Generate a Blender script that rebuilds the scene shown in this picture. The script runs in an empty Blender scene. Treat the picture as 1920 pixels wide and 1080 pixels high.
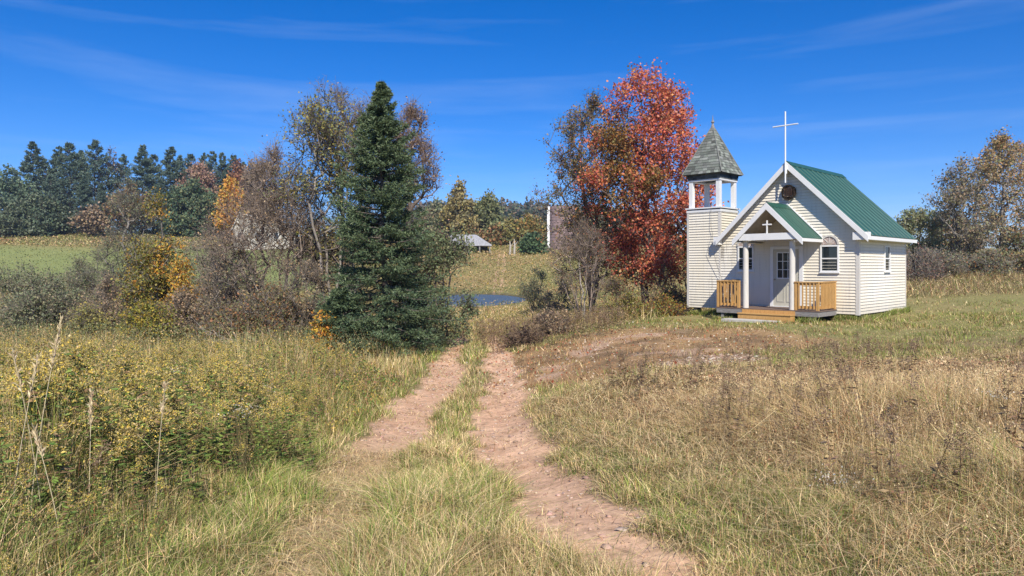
import bpy, math, random
import numpy as np
from mathutils import Vector, Matrix

# ---------------------------------------------------------------- camera / world / sun
F, HOR, EYE = 1330.0, 500.0, 1.65
sc = bpy.context.scene
COL = sc.collection
cam = bpy.data.cameras.new('camera'); camo = bpy.data.objects.new('camera', cam); COL.objects.link(camo)
cam.sensor_width = 36.0; cam.sensor_fit = 'HORIZONTAL'
cam.lens = 36.0 * F / 1920.0
cam.shift_y = (HOR - 540.0) / 1920.0
cam.clip_start = 0.05; cam.clip_end = 6000
camo.location = (0, 0, EYE); camo.rotation_euler = (math.radians(90), 0, 0)
sc.camera = camo
SUN_EL = math.radians(43.0)
sx, sy = 0.16, -1.0                       # sun stands behind the viewer, slightly right
SUN_AZ = math.atan2(sx, sy)               # clockwise from +Y
world = bpy.data.worlds.new("World"); sc.world = world; world.use_nodes = True
nt = world.node_tree; nt.nodes.clear()
wo = nt.nodes.new('ShaderNodeOutputWorld'); bg = nt.nodes.new('ShaderNodeBackground')
sky = nt.nodes.new('ShaderNodeTexSky'); sky.sky_type = 'NISHITA'; sky.sun_disc = False
sky.sun_elevation = SUN_EL; sky.sun_rotation = SUN_AZ
sky.altitude = 1200; sky.air_density = 1.0; sky.dust_density = 0.15; sky.ozone_density = 4.0
bg.inputs['Strength'].default_value = 0.10
tc = nt.nodes.new('ShaderNodeTexCoord'); mp = nt.nodes.new('ShaderNodeMapping')
mp.inputs['Scale'].default_value = (1.2, 1.2, 13.0); mp.inputs['Rotation'].default_value = (0.06, 0.10, 0.4)
nz = nt.nodes.new('ShaderNodeTexNoise'); nz.inputs['Scale'].default_value = 1.7; nz.inputs['Detail'].default_value = 7; nz.inputs['Roughness'].default_value = 0.55
nz.inputs['Distortion'].default_value = 0.3
rp = nt.nodes.new('ShaderNodeValToRGB'); rp.color_ramp.elements[0].position = 0.50; rp.color_ramp.elements[1].position = 0.82
rp.color_ramp.elements[1].color = (0.13, 0.13, 0.13, 1)
mx = nt.nodes.new('ShaderNodeMixRGB'); mx.inputs['Color2'].default_value = (6.0, 6.8, 7.6, 1)
gm = nt.nodes.new('ShaderNodeHueSaturation'); gm.inputs['Saturation'].default_value = 1.40
L = nt.links
tn = nt.nodes.new('ShaderNodeMixRGB'); tn.blend_type = 'MULTIPLY'; tn.inputs[0].default_value = 1; tn.inputs[2].default_value = (0.70, 0.71, 0.95, 1)
L.new(tc.outputs['Generated'], mp.inputs['Vector']); L.new(mp.outputs[0], nz.inputs['Vector'])
L.new(nz.outputs['Fac'], rp.inputs[0]); L.new(rp.outputs[0], mx.inputs['Fac'])
L.new(sky.outputs[0], gm.inputs['Color']); L.new(gm.outputs[0], tn.inputs[1]); L.new(tn.outputs[0], mx.inputs['Color1'])
L.new(mx.outputs[0], bg.inputs[0]); L.new(bg.outputs[0], wo.inputs[0])
sun = bpy.data.lights.new('sun', 'SUN'); suno = bpy.data.objects.new('sun', sun); COL.objects.link(suno)
sun.energy = 4.1; sun.angle = math.radians(0.55); sun.color = (1.0, 0.93, 0.81)
sd = Vector((sx, sy, 0)).normalized() * math.cos(SUN_EL) + Vector((0, 0, math.sin(SUN_EL)))
suno.rotation_euler = sd.to_track_quat('Z', 'Y').to_euler()
sc.view_settings.view_transform = 'Standard'; sc.view_settings.look = 'None'
sc.view_settings.exposure = 0.62; sc.view_settings.gamma = 1.0
sc.cycles.max_bounces = 6; sc.cycles.transparent_max_bounces = 4
sc.cycles.diffuse_bounces = 3; sc.cycles.glossy_bounces = 2; sc.cycles.transmission_bounces = 2
rng = np.random.default_rng(11)

# ---------------------------------------------------------------- helpers
def tag(o, label=None, cat=None, group=None, kind=None):
    if label: o['label'] = label
    if cat: o['category'] = cat
    if group: o['group'] = group
    if kind: o['kind'] = kind
    return o
def empty(name, loc, rz=0.0):
    o = bpy.data.objects.new(name, None); o.location = loc; o.rotation_euler = (0, 0, rz)
    o.empty_display_size = 0.2; COL.objects.link(o); return o
def link(me, name, parent=None, loc=None):
    o = bpy.data.objects.new(name, me); COL.objects.link(o)
    if parent: o.parent = parent
    if loc is not None: o.location = loc
    return o
def npmesh(name, V, Fs, mat=None, col=None, smooth=False):
    """V (n,3); Fs list of int arrays (m,k)."""
    me = bpy.data.meshes.new(name)
    V = np.ascontiguousarray(V, dtype=np.float32)
    Fs = [np.asarray(f, dtype=np.int32) for f in Fs if len(f)]
    me.vertices.add(len(V)); me.vertices.foreach_set('co', V.ravel())
    tot = sum(f.size for f in Fs); npol = sum(len(f) for f in Fs)
    me.loops.add(tot); me.polygons.add(npol)
    me.loops.foreach_set('vertex_index', np.concatenate([f.ravel() for f in Fs]))
    sizes = np.concatenate([np.full(len(f), f.shape[1], np.int32) for f in Fs])
    starts = np.concatenate([[0], np.cumsum(sizes)[:-1]]).astype(np.int32)
    me.polygons.foreach_set('loop_start', starts)
    if smooth: me.polygons.foreach_set('use_smooth', np.ones(npol, bool))
    me.update(calc_edges=True)
    if col is not None:
        a = me.color_attributes.new('col', 'FLOAT_COLOR', 'POINT')
        c = np.ones((len(V), 4), np.float32); c[:, :3] = col
        a.data.foreach_set('color', c.ravel())
    if mat: me.materials.append(mat)
    return me
_lat = np.random.default_rng(5).random((8, 256, 256))
def vn(x, y, s, k=0):
    x = np.asarray(x, float) / s + 37.3 * (k + 1); y = np.asarray(y, float) / s + 11.7 * (k + 1)
    xi = np.floor(x).astype(int); yi = np.floor(y).astype(int); fx = x - xi; fy = y - yi
    fx = fx * fx * (3 - 2 * fx); fy = fy * fy * (3 - 2 * fy)
    t = _lat[k % 8]; a = t[xi & 255, yi & 255]; b = t[(xi + 1) & 255, yi & 255]
    c = t[xi & 255, (yi + 1) & 255]; d = t[(xi + 1) & 255, (yi + 1) & 255]
    return (a * (1 - fx) + b * fx) * (1 - fy) + (c * (1 - fx) + d * fx) * fy
def fbm(x, y, s, k=0, o=3):
    r = 0; w = 0
    for i in range(o):
        r = r + vn(x, y, s / 2 ** i, k + i) * 0.5 ** i; w += 0.5 ** i
    return r / w
def sstep(a, b, x):
    t = np.clip((x - a) / (b - a), 0, 1); return t * t * (3 - 2 * t)
def lerp(a, b, t): return a + (b - a) * t
C3 = lambda *c: np.array(c, float)

# ---------------------------------------------------------------- materials
def mat_new(name):
    m = bpy.data.materials.new(name); m.use_nodes = True
    n = m.node_tree; p = n.nodes['Principled BSDF']; return m, n, p
def simple(name, col, rough=0.6, spec=0.3, metal=0.0, nscale=0, namt=0.15, bump=0.0, col2=None, stretch=None):
    m, n, p = mat_new(name)
    p.inputs['Base Color'].default_value = (*col, 1); p.inputs['Roughness'].default_value = rough
    p.inputs['Specular IOR Level'].default_value = spec; p.inputs['Metallic'].default_value = metal
    if nscale:
        t = n.nodes.new('ShaderNodeTexCoord'); mpn = n.nodes.new('ShaderNodeMapping')
        if stretch: mpn.inputs['Scale'].default_value = stretch
        z = n.nodes.new('ShaderNodeTexNoise'); z.inputs['Scale'].default_value = nscale; z.inputs['Detail'].default_value = 6; z.inputs['Roughness'].default_value = 0.65
        r = n.nodes.new('ShaderNodeValToRGB'); r.color_ramp.elements[0].position = 0.3; r.color_ramp.elements[1].position = 0.72
        c2 = col2 if col2 else tuple(c * (1 - 2 * namt) for c in col)
        r.color_ramp.elements[0].color = (*c2, 1); r.color_ramp.elements[1].color = (*col, 1)
        n.links.new(t.outputs['Object'], mpn.inputs[0]); n.links.new(mpn.outputs[0], z.inputs['Vector'])
        n.links.new(z.outputs['Fac'], r.inputs[0]); n.links.new(r.outputs[0], p.inputs['Base Color'])
        if bump:
            b = n.nodes.new('ShaderNodeBump'); b.inputs['Strength'].default_value = bump; b.inputs['Distance'].default_value = 0.01
            n.links.new(z.outputs['Fac'], b.inputs['Height']); n.links.new(b.outputs[0], p.inputs['Normal'])
    return m
def leafmat(name, trans=0.3, rough=0.55, spec=0.25):
    m = bpy.data.materials.new(name); m.use_nodes = True; n = m.node_tree; n.nodes.clear()
    o = n.nodes.new('ShaderNodeOutputMaterial'); a = n.nodes.new('ShaderNodeAttribute'); a.attribute_name = 'col'
    p = n.nodes.new('ShaderNodeBsdfPrincipled'); p.inputs['Roughness'].default_value = rough; p.inputs['Specular IOR Level'].default_value = spec
    t = n.nodes.new('ShaderNodeBsdfTranslucent'); x = n.nodes.new('ShaderNodeMixShader'); x.inputs[0].default_value = trans
    n.links.new(a.outputs['Color'], p.inputs['Base Color']); n.links.new(a.outputs['Color'], t.inputs['Color'])
    n.links.new(p.outputs[0], x.inputs[1]); n.links.new(t.outputs[0], x.inputs[2]); n.links.new(x.outputs[0], o.inputs[0])
    return m
M_LEAF = leafmat('leaf', 0.3); M_BLADE = leafmat('grass_blade', 0.14, 0.7, 0.15); M_NEEDLE = leafmat('needle', 0.12, 0.5, 0.3)
def vcolmat(name, rough=0.8, spec=0.2, nscale=0, amt=0.3, bump=0.0, dist=0.01):
    m, n, p = mat_new(name); a = n.nodes.new('ShaderNodeAttribute'); a.attribute_name = 'col'
    p.inputs['Roughness'].default_value = rough; p.inputs['Specular IOR Level'].default_value = spec
    if nscale:
        t = n.nodes.new('ShaderNodeTexCoord'); z = n.nodes.new('ShaderNodeTexNoise'); z.inputs['Scale'].default_value = nscale
        z.inputs['Detail'].default_value = 8; z.inputs['Roughness'].default_value = 0.7
        mr = n.nodes.new('ShaderNodeMapRange'); mr.inputs[1].default_value = 0.3; mr.inputs[2].default_value = 0.7
        mr.inputs[3].default_value = 1 - amt; mr.inputs[4].default_value = 1 + amt
        mu = n.nodes.new('ShaderNodeMixRGB'); mu.blend_type = 'MULTIPLY'; mu.inputs[0].default_value = 1
        n.links.new(t.outputs['Object'], z.inputs['Vector']); n.links.new(z.outputs['Fac'], mr.inputs[0])
        n.links.new(a.outputs['Color'], mu.inputs[1]); n.links.new(mr.outputs[0], mu.inputs[2]); n.links.new(mu.outputs[0], p.inputs['Base Color'])
        if bump:
            b = n.nodes.new('ShaderNodeBump'); b.inputs['Strength'].default_value = bump; b.inputs['Distance'].default_value = dist
            n.links.new(z.outputs['Fac'], b.inputs['Height']); n.links.new(b.outputs[0], p.inputs['Normal'])
    else:
        n.links.new(a.outputs['Color'], p.inputs['Base Color'])
    return m
M_BARK = vcolmat('bark', 0.85, 0.15, 14, 0.35)
M_GROUND = vcolmat('soil', 0.95, 0.08, 9.0, 0.35, 0.4, 0.03)
M_STONE = vcolmat('stone', 0.85, 0.2)
M_WHITE = simple('white_trim_paint', (0.78, 0.78, 0.77), 0.5, 0.3, nscale=3, namt=0.05)
M_GREENROOF = simple('green_metal_roof', (0.028, 0.108, 0.078), 0.42, 0.4, 0.0, nscale=1.6, namt=0.16, stretch=(.6, 3, 1))
M_PINE = simple('fresh_pine_lumber', (0.62, 0.36, 0.13), 0.6, 0.25, nscale=6, namt=0.17, stretch=(6, 6, 1))
M_DECK = simple('weathered_deck_boards', (0.24, 0.16, 0.12), 0.75, 0.2, nscale=7, namt=0.25, col2=(0.12, 0.09, 0.08), stretch=(1, 8, 4))
M_GREYWOOD = simple('grey_weathered_wood', (0.33, 0.32, 0.31), 0.8, 0.2, nscale=6, namt=0.25, col2=(0.16, 0.14, 0.13), stretch=(1, 4, 5))
M_COLUMN = simple('cream_painted_column', (0.66, 0.63, 0.58), 0.6, 0.25, nscale=3, namt=0.1, stretch=(5, 5, 1))
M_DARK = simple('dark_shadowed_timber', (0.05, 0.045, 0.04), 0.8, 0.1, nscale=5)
M_UNDER = simple('bare_plywood_underside', (0.48, 0.42, 0.35), 0.8, 0.1, nscale=4, namt=0.2)
M_CONC = simple('pale_concrete', (0.55, 0.53, 0.48), 0.85, 0.15, nscale=8, namt=0.12)
M_DOOR = simple('cream_door_paint', (0.52, 0.50, 0.42), 0.5, 0.3, nscale=3, namt=0.04)
M_PIPE = simple('white_metal_tube', (0.75, 0.76, 0.76), 0.35, 0.5)
M_BRASS = simple('aged_metal', (0.30, 0.27, 0.20), 0.4, 0.5, 0.8)
M_CABLE = simple('thin_black_cable', (0.12, 0.12, 0.12), 0.6)
mg, ng, pg = mat_new('dark_window_glass'); pg.inputs['Base Color'].default_value = (0.012, 0.02, 0.026, 1); pg.inputs['Roughness'].default_value = 0.05; pg.inputs['Specular IOR Level'].default_value = 0.8
M_GLASS = mg
# siding: cream vinyl with grime streaks running down from the eave return
ms, ns, ps = mat_new('cream_lap_siding'); ps.inputs['Roughness'].default_value = 0.55
t = ns.nodes.new('ShaderNodeTexCoord'); m1 = ns.nodes.new('ShaderNodeMapping'); m1.inputs['Scale'].default_value = (9, 9, 0.7)
z1 = ns.nodes.new('ShaderNodeTexNoise'); z1.inputs['Scale'].default_value = 1.0; z1.inputs['Detail'].default_value = 6; z1.inputs['Roughness'].default_value = 0.7
r1 = ns.nodes.new('ShaderNodeValToRGB'); r1.color_ramp.elements[0].position = 0.53; r1.color_ramp.elements[1].position = 0.75
z2 = ns.nodes.new('ShaderNodeTexNoise'); z2.inputs['Scale'].default_value = 0.55; z2.inputs['Detail'].default_value = 3
r2 = ns.nodes.new('ShaderNodeValToRGB'); r2.color_ramp.elements[0].position = 0.42; r2.color_ramp.elements[1].position = 0.66
sepx = ns.nodes.new('ShaderNodeSeparateXYZ')
def mth(n, op, a=None, b=None, va=None, vb=None, clamp=False):
    q = n.nodes.new('ShaderNodeMath'); q.operation = op; q.use_clamp = clamp
    if a is not None: n.links.new(a, q.inputs[0])
    if b is not None: n.links.new(b, q.inputs[1])
    if va is not None: q.inputs[0].default_value = va
    if vb is not None: q.inputs[1].default_value = vb
    return q.outputs[0]
ns.links.new(t.outputs['Object'], m1.inputs[0]); ns.links.new(m1.outputs[0], z1.inputs['Vector']); ns.links.new(t.outputs['Object'], z2.inputs['Vector'])
ns.links.new(z1.outputs['Fac'], r1.inputs[0]); ns.links.new(z2.outputs['Fac'], r2.inputs[0]); ns.links.new(t.outputs['Object'], sepx.inputs[0])
dx_ = mth(ns, 'ADD', sepx.outputs[0], vb=5.1); dx_ = mth(ns, 'ABSOLUTE', dx_); near = mth(ns, 'SUBTRACT', va=0.85, b=dx_, clamp=True)
lowz = mth(ns, 'SUBTRACT', va=2.7, b=sepx.outputs[2]); lowz = mth(ns, 'MULTIPLY', lowz, vb=3.0, clamp=True)
st = mth(ns, 'MULTIPLY', near, lowz); st = mth(ns, 'MULTIPLY', st, vb=1.5); st = mth(ns, 'ADD', st, vb=0.36)
spl = mth(ns, 'SUBTRACT', va=0.55, b=sepx.outputs[2]); spl = mth(ns, 'MULTIPLY', spl, vb=1.1, clamp=True); spl = mth(ns, 'MULTIPLY', spl, z1.outputs['Fac']); st2 = mth(ns, 'MULTIPLY', r1.outputs[0], st, clamp=True); st2 = mth(ns, 'ADD', st2, spl, clamp=True)
mxa = ns.nodes.new('ShaderNodeMixRGB'); mxa.inputs[1].default_value = (0.79, 0.725, 0.585, 1); mxa.inputs[2].default_value = (0.80, 0.755, 0.66, 1)
mxb = ns.nodes.new('ShaderNodeMixRGB'); mxb.inputs[2].default_value = (0.30, 0.26, 0.20, 1)
ns.links.new(r2.outputs[0], mxa.inputs[0]); ns.links.new(st2, mxb.inputs[0]); ns.links.new(mxa.outputs[0], mxb.inputs[1]); ns.links.new(mxb.outputs[0], ps.inputs['Base Color'])
M_SIDING = ms
M_LIP = simple('siding_lip_shade_and_dirt', (0.20, 0.17, 0.13), 0.8, 0.1)  # shadow line under each board put into the lip colour, with some dirt

# ---------------------------------------------------------------- simple mesh builder
class MB:
    def __init__(s): s.v = []; s.f = []; s.c = []; s.mi = []
    def add(s, vs, fs, c=None, mi=0):
        b = len(s.v); s.v += [tuple(v) for v in vs]; s.f += [tuple(b + i for i in f) for f in fs]
        s.c += [c] * len(vs); s.mi += [mi] * len(fs); return s
    def box(s, x0, x1, y0, y1, z0, z1, c=None, mi=0):
        return s.add([(x0, y0, z0), (x1, y0, z0), (x1, y1, z0), (x0, y1, z0), (x0, y0, z1), (x1, y0, z1), (x1, y1, z1), (x0, y1, z1)],
                     [(0, 3, 2, 1), (4, 5, 6, 7), (0, 1, 5, 4), (1, 2, 6, 5), (2, 3, 7, 6), (3, 0, 4, 7)], c, mi)
    def prism(s, poly, y0, y1, c=None, mi=0):
        """poly: list (x,z) counter-clockwise seen from -y; extruded along y"""
        n = len(poly); vs = [(x, y0, z) for x, z in poly] + [(x, y1, z) for x, z in poly]
        fs = [tuple(range(n)), tuple(range(2 * n - 1, n - 1, -1))] + [(i, i + n, (i + 1) % n + n, (i + 1) % n) for i in range(n)]
        return s.add(vs, fs, c, mi)
    def tube(s, p0, p1, r0, r1, n=8, c=None, mi=0):
        p0 = Vector(p0); p1 = Vector(p1); d = (p1 - p0).normalized()
        a = d.orthogonal().normalized(); b = d.cross(a)
        vs = []
        for p, r in ((p0, r0), (p1, r1)):
            for i in range(n):
                t_ = 2 * math.pi * i / n; vs.append(p + (a * math.cos(t_) + b * math.sin(t_)) * r)
        fs = [(i, (i + 1) % n, (i + 1) % n + n, i + n) for i in range(n)] + [tuple(range(n - 1, -1, -1)), tuple(range(n, 2 * n))]
        return s.add(vs, fs, c, mi)
    def build(s, name, mats, parent=None, bevel=0, smooth=False, loc=None):
        me = bpy.data.meshes.new(name); me.from_pydata(s.v, [], s.f); me.update()
        if any(c is not None for c in s.c):
            a = me.color_attributes.new('col', 'FLOAT_COLOR', 'POINT')
            a.data.foreach_set('color', np.array([(*(c if c is not None else (.5, .5, .5)), 1) for c in s.c], np.float32).ravel())
        for m in (mats if isinstance(mats, (list, tuple)) else [mats]): me.materials.append(m)
        me.polygons.foreach_set('material_index', s.mi)
        if smooth: me.polygons.foreach_set('use_smooth', [True] * len(s.f))
        o = link(me, name, parent, loc)
        if bevel:
            b = o.modifiers.new('bevel', 'BEVEL'); b.width = bevel; b.segments = 2; b.limit_method = 'ANGLE'
        return o

# ---------------------------------------------------------------- terrain height
COLS = {
 -700: [(3,1.68),(10,2.1),(22,2.6),(60,3.0),(100,1.2),(150,-5),(185,-10),(220,-12),(400,-16),(1500,-20)],
 0:   [(3,1.66),(4,1.7),(7,1.98),(10,2.2),(15,2.5),(22,2.7),(35,3.1),(60,3.2),(80,2.7),(100,1.75),(120,0.0),(150,-4.0),(165,-6.2),(185,-9.3),(220,-11),(400,-14),(1500,-20)],
 300: [(3,1.66),(4,1.7),(7,2.02),(10,2.3),(15,2.6),(22,2.75),(35,3.2),(60,3.3),(80,2.8),(100,1.8),(120,0.1),(150,-4.2),(165,-6.2),(185,-8.5),(220,-10),(400,-14),(1500,-20)],
 600: [(3,1.65),(4,1.69),(7,2.1),(11.5,2.52),(18,2.72),(25,2.82),(40,3.3),(60,3.7),(90,3.5),(110,1.8),(122,0.2),(150,-3.4),(180,-7),(220,-9),(400,-16),(1500,-20)],
 800: [(3,1.64),(4.4,1.67),(7.1,2.13),(11.5,2.59),(17.7,2.68),(22,2.62),(28,2.75),(40,3.2),(60,3.6),(100,3.7),(110,2.2),(122,0.2),(135,-2.0),(150,-4.0),(180,-5),(260,-9),(400,-27),(520,-34),(1500,-36)],
 945: [(3,1.62),(4.4,1.67),(7.1,2.13),(11.5,2.59),(17.7,2.66),(22,2.55),(28,2.75),(40,3.2),(60,3.6),(100,3.7),(110,2.2),(122,0.2),(135,-1.9),(150,-3.6),(180,-5),(260,-9),(400,-27),(520,-34),(1500,-36)],
 1080:[(3,1.6),(4,1.62),(7,1.92),(10,2.18),(14,2.32),(18,2.3),(22,2.15),(25,2.12),(30,2.4),(40,2.9),(55,3.3),(75,3.5),(95,3.3),(110,1.9),(122,0.2),(135,-1.8),(150,-3.4),(180,-5),(260,-9),(400,-25),(520,-30),(1500,-36)],
 1200:[(3,1.58),(4,1.6),(7,1.75),(10,1.86),(14,1.93),(18,1.95),(22,1.9),(26,1.92),(30,2.1),(40,2.6),(60,3.0),(80,2.9),(110,1.5),(150,-3),(260,-8),(400,-20),(1500,-30)],
 1400:[(3,1.54),(4,1.56),(7,1.68),(10,1.78),(14,1.84),(18,1.86),(24,1.86),(29,1.88),(35,2.0),(45,1.9),(60,1.5),(100,0.0),(150,-3),(400,-14),(1500,-25)],
 1560:[(3,1.52),(4,1.53),(7,1.62),(10,1.72),(14,1.8),(18,1.83),(24,1.83),(28,1.82),(34,1.55),(42,1.0),(55,0.1),(100,-1.5),(400,-12),(1500,-20)],
 1700:[(3,1.5),(4,1.5),(10,1.66),(18,1.78),(24,1.8),(28,1.74),(33,1.4),(39,0.85),(46,0.2),(60,-0.5),(100,-2),(400,-10),(1500,-20)],
 1920:[(3,1.48),(4,1.47),(7,1.52),(10,1.58),(18,1.7),(24,1.72),(28,1.62),(33,1.15),(39,0.5),(45,0.1),(60,-0.5),(100,-2),(400,-10),(1500,-20)],
 2600:[(3,1.45),(10,1.5),(24,1.5),(33,0.8),(45,0.0),(100,-2),(400,-10),(1500,-20)],
}
TT = np.linspace(-1.3, 1.3, 261); LD = np.linspace(math.log(3), math.log(1500), 400)
_pxs = sorted(COLS); _tab = np.array([np.interp(np.exp(LD), *zip(*COLS[p])) for p in _pxs])
_tc = np.array([(p - 960) / F for p in _pxs])
TAB = np.array([np.interp(TT, _tc, _tab[:, j]) for j in range(len(LD))]).T
def _blur(a, ax, k):
    for _ in range(2):
        p = np.pad(a, [(k, k) if i == ax else (0, 0) for i in range(2)], mode='edge')
        c = np.cumsum(np.insert(p, 0, 0, axis=ax), axis=ax); n = a.shape[ax]
        a = (np.take(c, range(2 * k + 1, 2 * k + 1 + n), axis=ax) - np.take(c, range(0, n), axis=ax)) / (2 * k + 1)
    return a
TAB = _blur(_blur(TAB, 0, 4), 1, 3)
POND = (-5.2, 81.0, -2.17)      # centre x, y and water level
def gz(x, y):
    x = np.asarray(x, float); y = np.asarray(y, float)
    d = np.clip(y, 3.0, 1490); t_ = np.clip(x / d, -1.29, 1.29)
    a = (t_ - TT[0]) / (TT[1] - TT[0]); b = (np.log(d) - LD[0]) / (LD[1] - LD[0])
    i = np.clip(a.astype(int), 0, 259); j = np.clip(b.astype(int), 0, 398); fa = a - i; fb = b - j
    h = (TAB[i, j] * (1 - fa) + TAB[i + 1, j] * fa) * (1 - fb) + (TAB[i, j + 1] * (1 - fa) + TAB[i + 1, j + 1] * fa) * fb
    q = ((x - POND[0]) / 6.5) ** 2 + ((y - POND[1]) / 15.5) ** 2
    h = h + 1.1 * sstep(1.25, 0.7, q)
    z = EYE - h
    lum = (fbm(x, y, 2.2, 1) - 0.5) * 0.16 * sstep(2, 8, y) + (fbm(x, y, 0.5, 3, 2) - 0.5) * 0.05
    lum = lum + (fbm(x, y, 40, 2) - 0.5) * 1.6 * sstep(60, 160, y)
    for tr, hw in ((TL, 0.45), (TR, 0.5)):
        dd = np.abs(x - np.interp(y, tr[:, 0], tr[:, 1])); lum = lum - 0.07 * np.exp(-(dd / hw) ** 2) * sstep(28, 22, y)
    return z + lum
TL = np.array([(-6,-1.0),(3,-1.08),(3.8,-1.14),(4.43,-1.2),(5.5,-1.34),(7.1,-1.54),(9,-1.66),(11.5,-1.70),(14,-1.70),(17.7,-1.73),(22,-1.85),(27,-2.0),(40,-2.5)])
TR = np.array([(-6,2.6),(3,0.98),(3.8,0.72),(4.43,0.5),(5.5,0.37),(7.1,0.21),(9,0.02),(11.5,-0.12),(14,-0.2),(17.7,-0.2),(22,-0.42),(27,-0.75),(40,-1.5)])
def G(px, d, up=0.0):
    x = (px - 960) / F * d; return Vector((x, d, float(gz(x, d)) + up))
def tracks(x, y):
    """0..1 bareness of the left and right wheel tracks, and signed distances"""
    n = (fbm(x, y, 0.9, 4) - 0.5) * 1.3 + (vn(x, y, 0.22, 2) - 0.5) * 0.25
    dl = np.abs(x - np.interp(y, TL[:, 0], TL[:, 1])); dr = np.abs(x - np.interp(y, TR[:, 0], TR[:, 1]))
    wl = np.interp(y, [3, 6, 8, 12, 18, 24, 28], [0.20, 0.22, 0.32, 0.40, 0.34, 0.26, 0.05])
    wr = np.interp(y, [3, 4.4, 7, 11, 18, 24, 28], [0.16, 0.24, 0.38, 0.40, 0.34, 0.30, 0.05])
    bl = sstep(wl + 0.22, wl - 0.12, dl + n * 0.5); br = sstep(wr + 0.2, wr - 0.12, dr + n * 0.5)
    return bl, br
def soilpatch(x, y):
    """the worn brown knoll in front of the chapel"""
    px = x / np.maximum(y, 1) * F + 960
    q = ((px - 1225) / 300) ** 2 + ((y - 17.6) / 5.0) ** 2
    return sstep(1.35, 0.55, q + (fbm(x, y, 1.6, 5) - 0.5) * 1.1)
def gravelpatch(x, y):
    px = x / np.maximum(y, 1) * F + 960
    yc = 13.7 + (px - 1300) * 0.004
    return sstep(1.0, 0.3, ((px - 1315) / 135) ** 2 + ((y - yc) / 1.15) ** 2 + (fbm(x, y, 0.8, 6) - 0.5) * 1.2)
def gcol(x, y):
    n1 = fbm(x, y, 1.3, 0)[..., None]; n2 = fbm(x, y, 6, 3)[..., None]
    base = lerp(C3(.20, .16, .075), C3(.28, .21, .11), n1)
    base = lerp(base, C3(.10, .12, .035), sstep(.45, .7, n2) * 0.6)
    D = y[..., None]
    # lawn round the chapel
    px = (x / np.maximum(y, 1) * F + 960)[..., None]
    lawn = sstep(15, 19, D) * sstep(36, 31, D) * sstep(1150, 1300, px)
    base = lerp(base, lerp(C3(.30, .24, .11), C3(.20, .20, .075), n1), lawn)
    # middle distance marsh meadow, then the mown field at left
    far = sstep(40, 70, D)
    base = lerp(base, lerp(C3(.30, .22, .10), C3(.22, .21, .08), sstep(.35, .65, fbm(x, y, 14, 5))[..., None]), far)
    fld = sstep(88, 96, D) * sstep(160, 140, D) * sstep(640, 560, px)
    base = lerp(base, lerp(C3(.20, .245, .085), C3(.25, .265, .10), fbm(x, y, 18, 2)[..., None]), fld)
    rid = sstep(150, 165, D) * sstep(640, 560, px)
    base = lerp(base, C3(.20, .17, .085), rid)
    base = lerp(base, C3(.10, .09, .04), sstep(200, 260, D))
    bl, br = tracks(x, y); bl = bl[..., None]; br = br[..., None]
    s = soilpatch(x, y)[..., None]
    base = lerp(base, lerp(lerp(C3(.19, .12, .07), C3(.38, .235, .12), sstep(.3, .6, n1)), C3(.48, .32, .22), sstep(.58, .72, fbm(x, y, 1.0, 6))[..., None]), s * 0.85)
    g = gravelpatch(x, y)[..., None]; base = lerp(base, C3(.34, .23, .155), g * .8)
    pink = lerp(C3(.48, .285, .175), C3(.66, .44, .29), fbm(x, y, 0.35, 5)[..., None])
    straw = lerp(C3(.34, .24, .12), C3(.46, .34, .19), fbm(x, y, 0.3, 5)[..., None])
    base = lerp(base, lerp(straw, pink, sstep(7.0, 10.5, D)), bl)
    base = lerp(base, pink * lerp(.88, 1.24, vn(x, y, .16, 2))[..., None], br)
    q = ((x - POND[0]) / 6.5) ** 2 + ((y - POND[1]) / 15.5) ** 2
    base = lerp(base, C3(.10, .085, .05), sstep(1.5, 1.1, q)[..., None])
    return base
ang = np.radians(np.concatenate([np.arange(-180, -44, 4.0), np.arange(-44, 44, 0.16), np.arange(44, 180, 4.0)]))
rad = np.concatenate([[0.02], np.exp(np.linspace(math.log(0.5), math.log(2.4), 10)), np.exp(np.linspace(math.log(2.5), math.log(40), 330)), np.exp(np.linspace(math.log(40.5), math.log(1480), 170))])
AA, RR = np.meshgrid(ang, rad, indexing='ij'); gx = np.sin(AA) * RR; gy = np.cos(AA) * RR
nA, nR = AA.shape; Vg = np.stack([gx, gy, gz(gx, gy)], -1).reshape(-1, 3)
ii, jj = np.meshgrid(np.arange(nA), np.arange(nR - 1), indexing='ij'); i2 = (ii + 1) % nA
quads = np.stack([ii * nR + jj, ii * nR + jj + 1, i2 * nR + jj + 1, i2 * nR + jj], -1).reshape(-1, 4)
me = npmesh('ground', Vg, [quads], M_GROUND, gcol(gx, gy).reshape(-1, 3), True)
tag(link(me, 'ground'), kind='structure')
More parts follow.
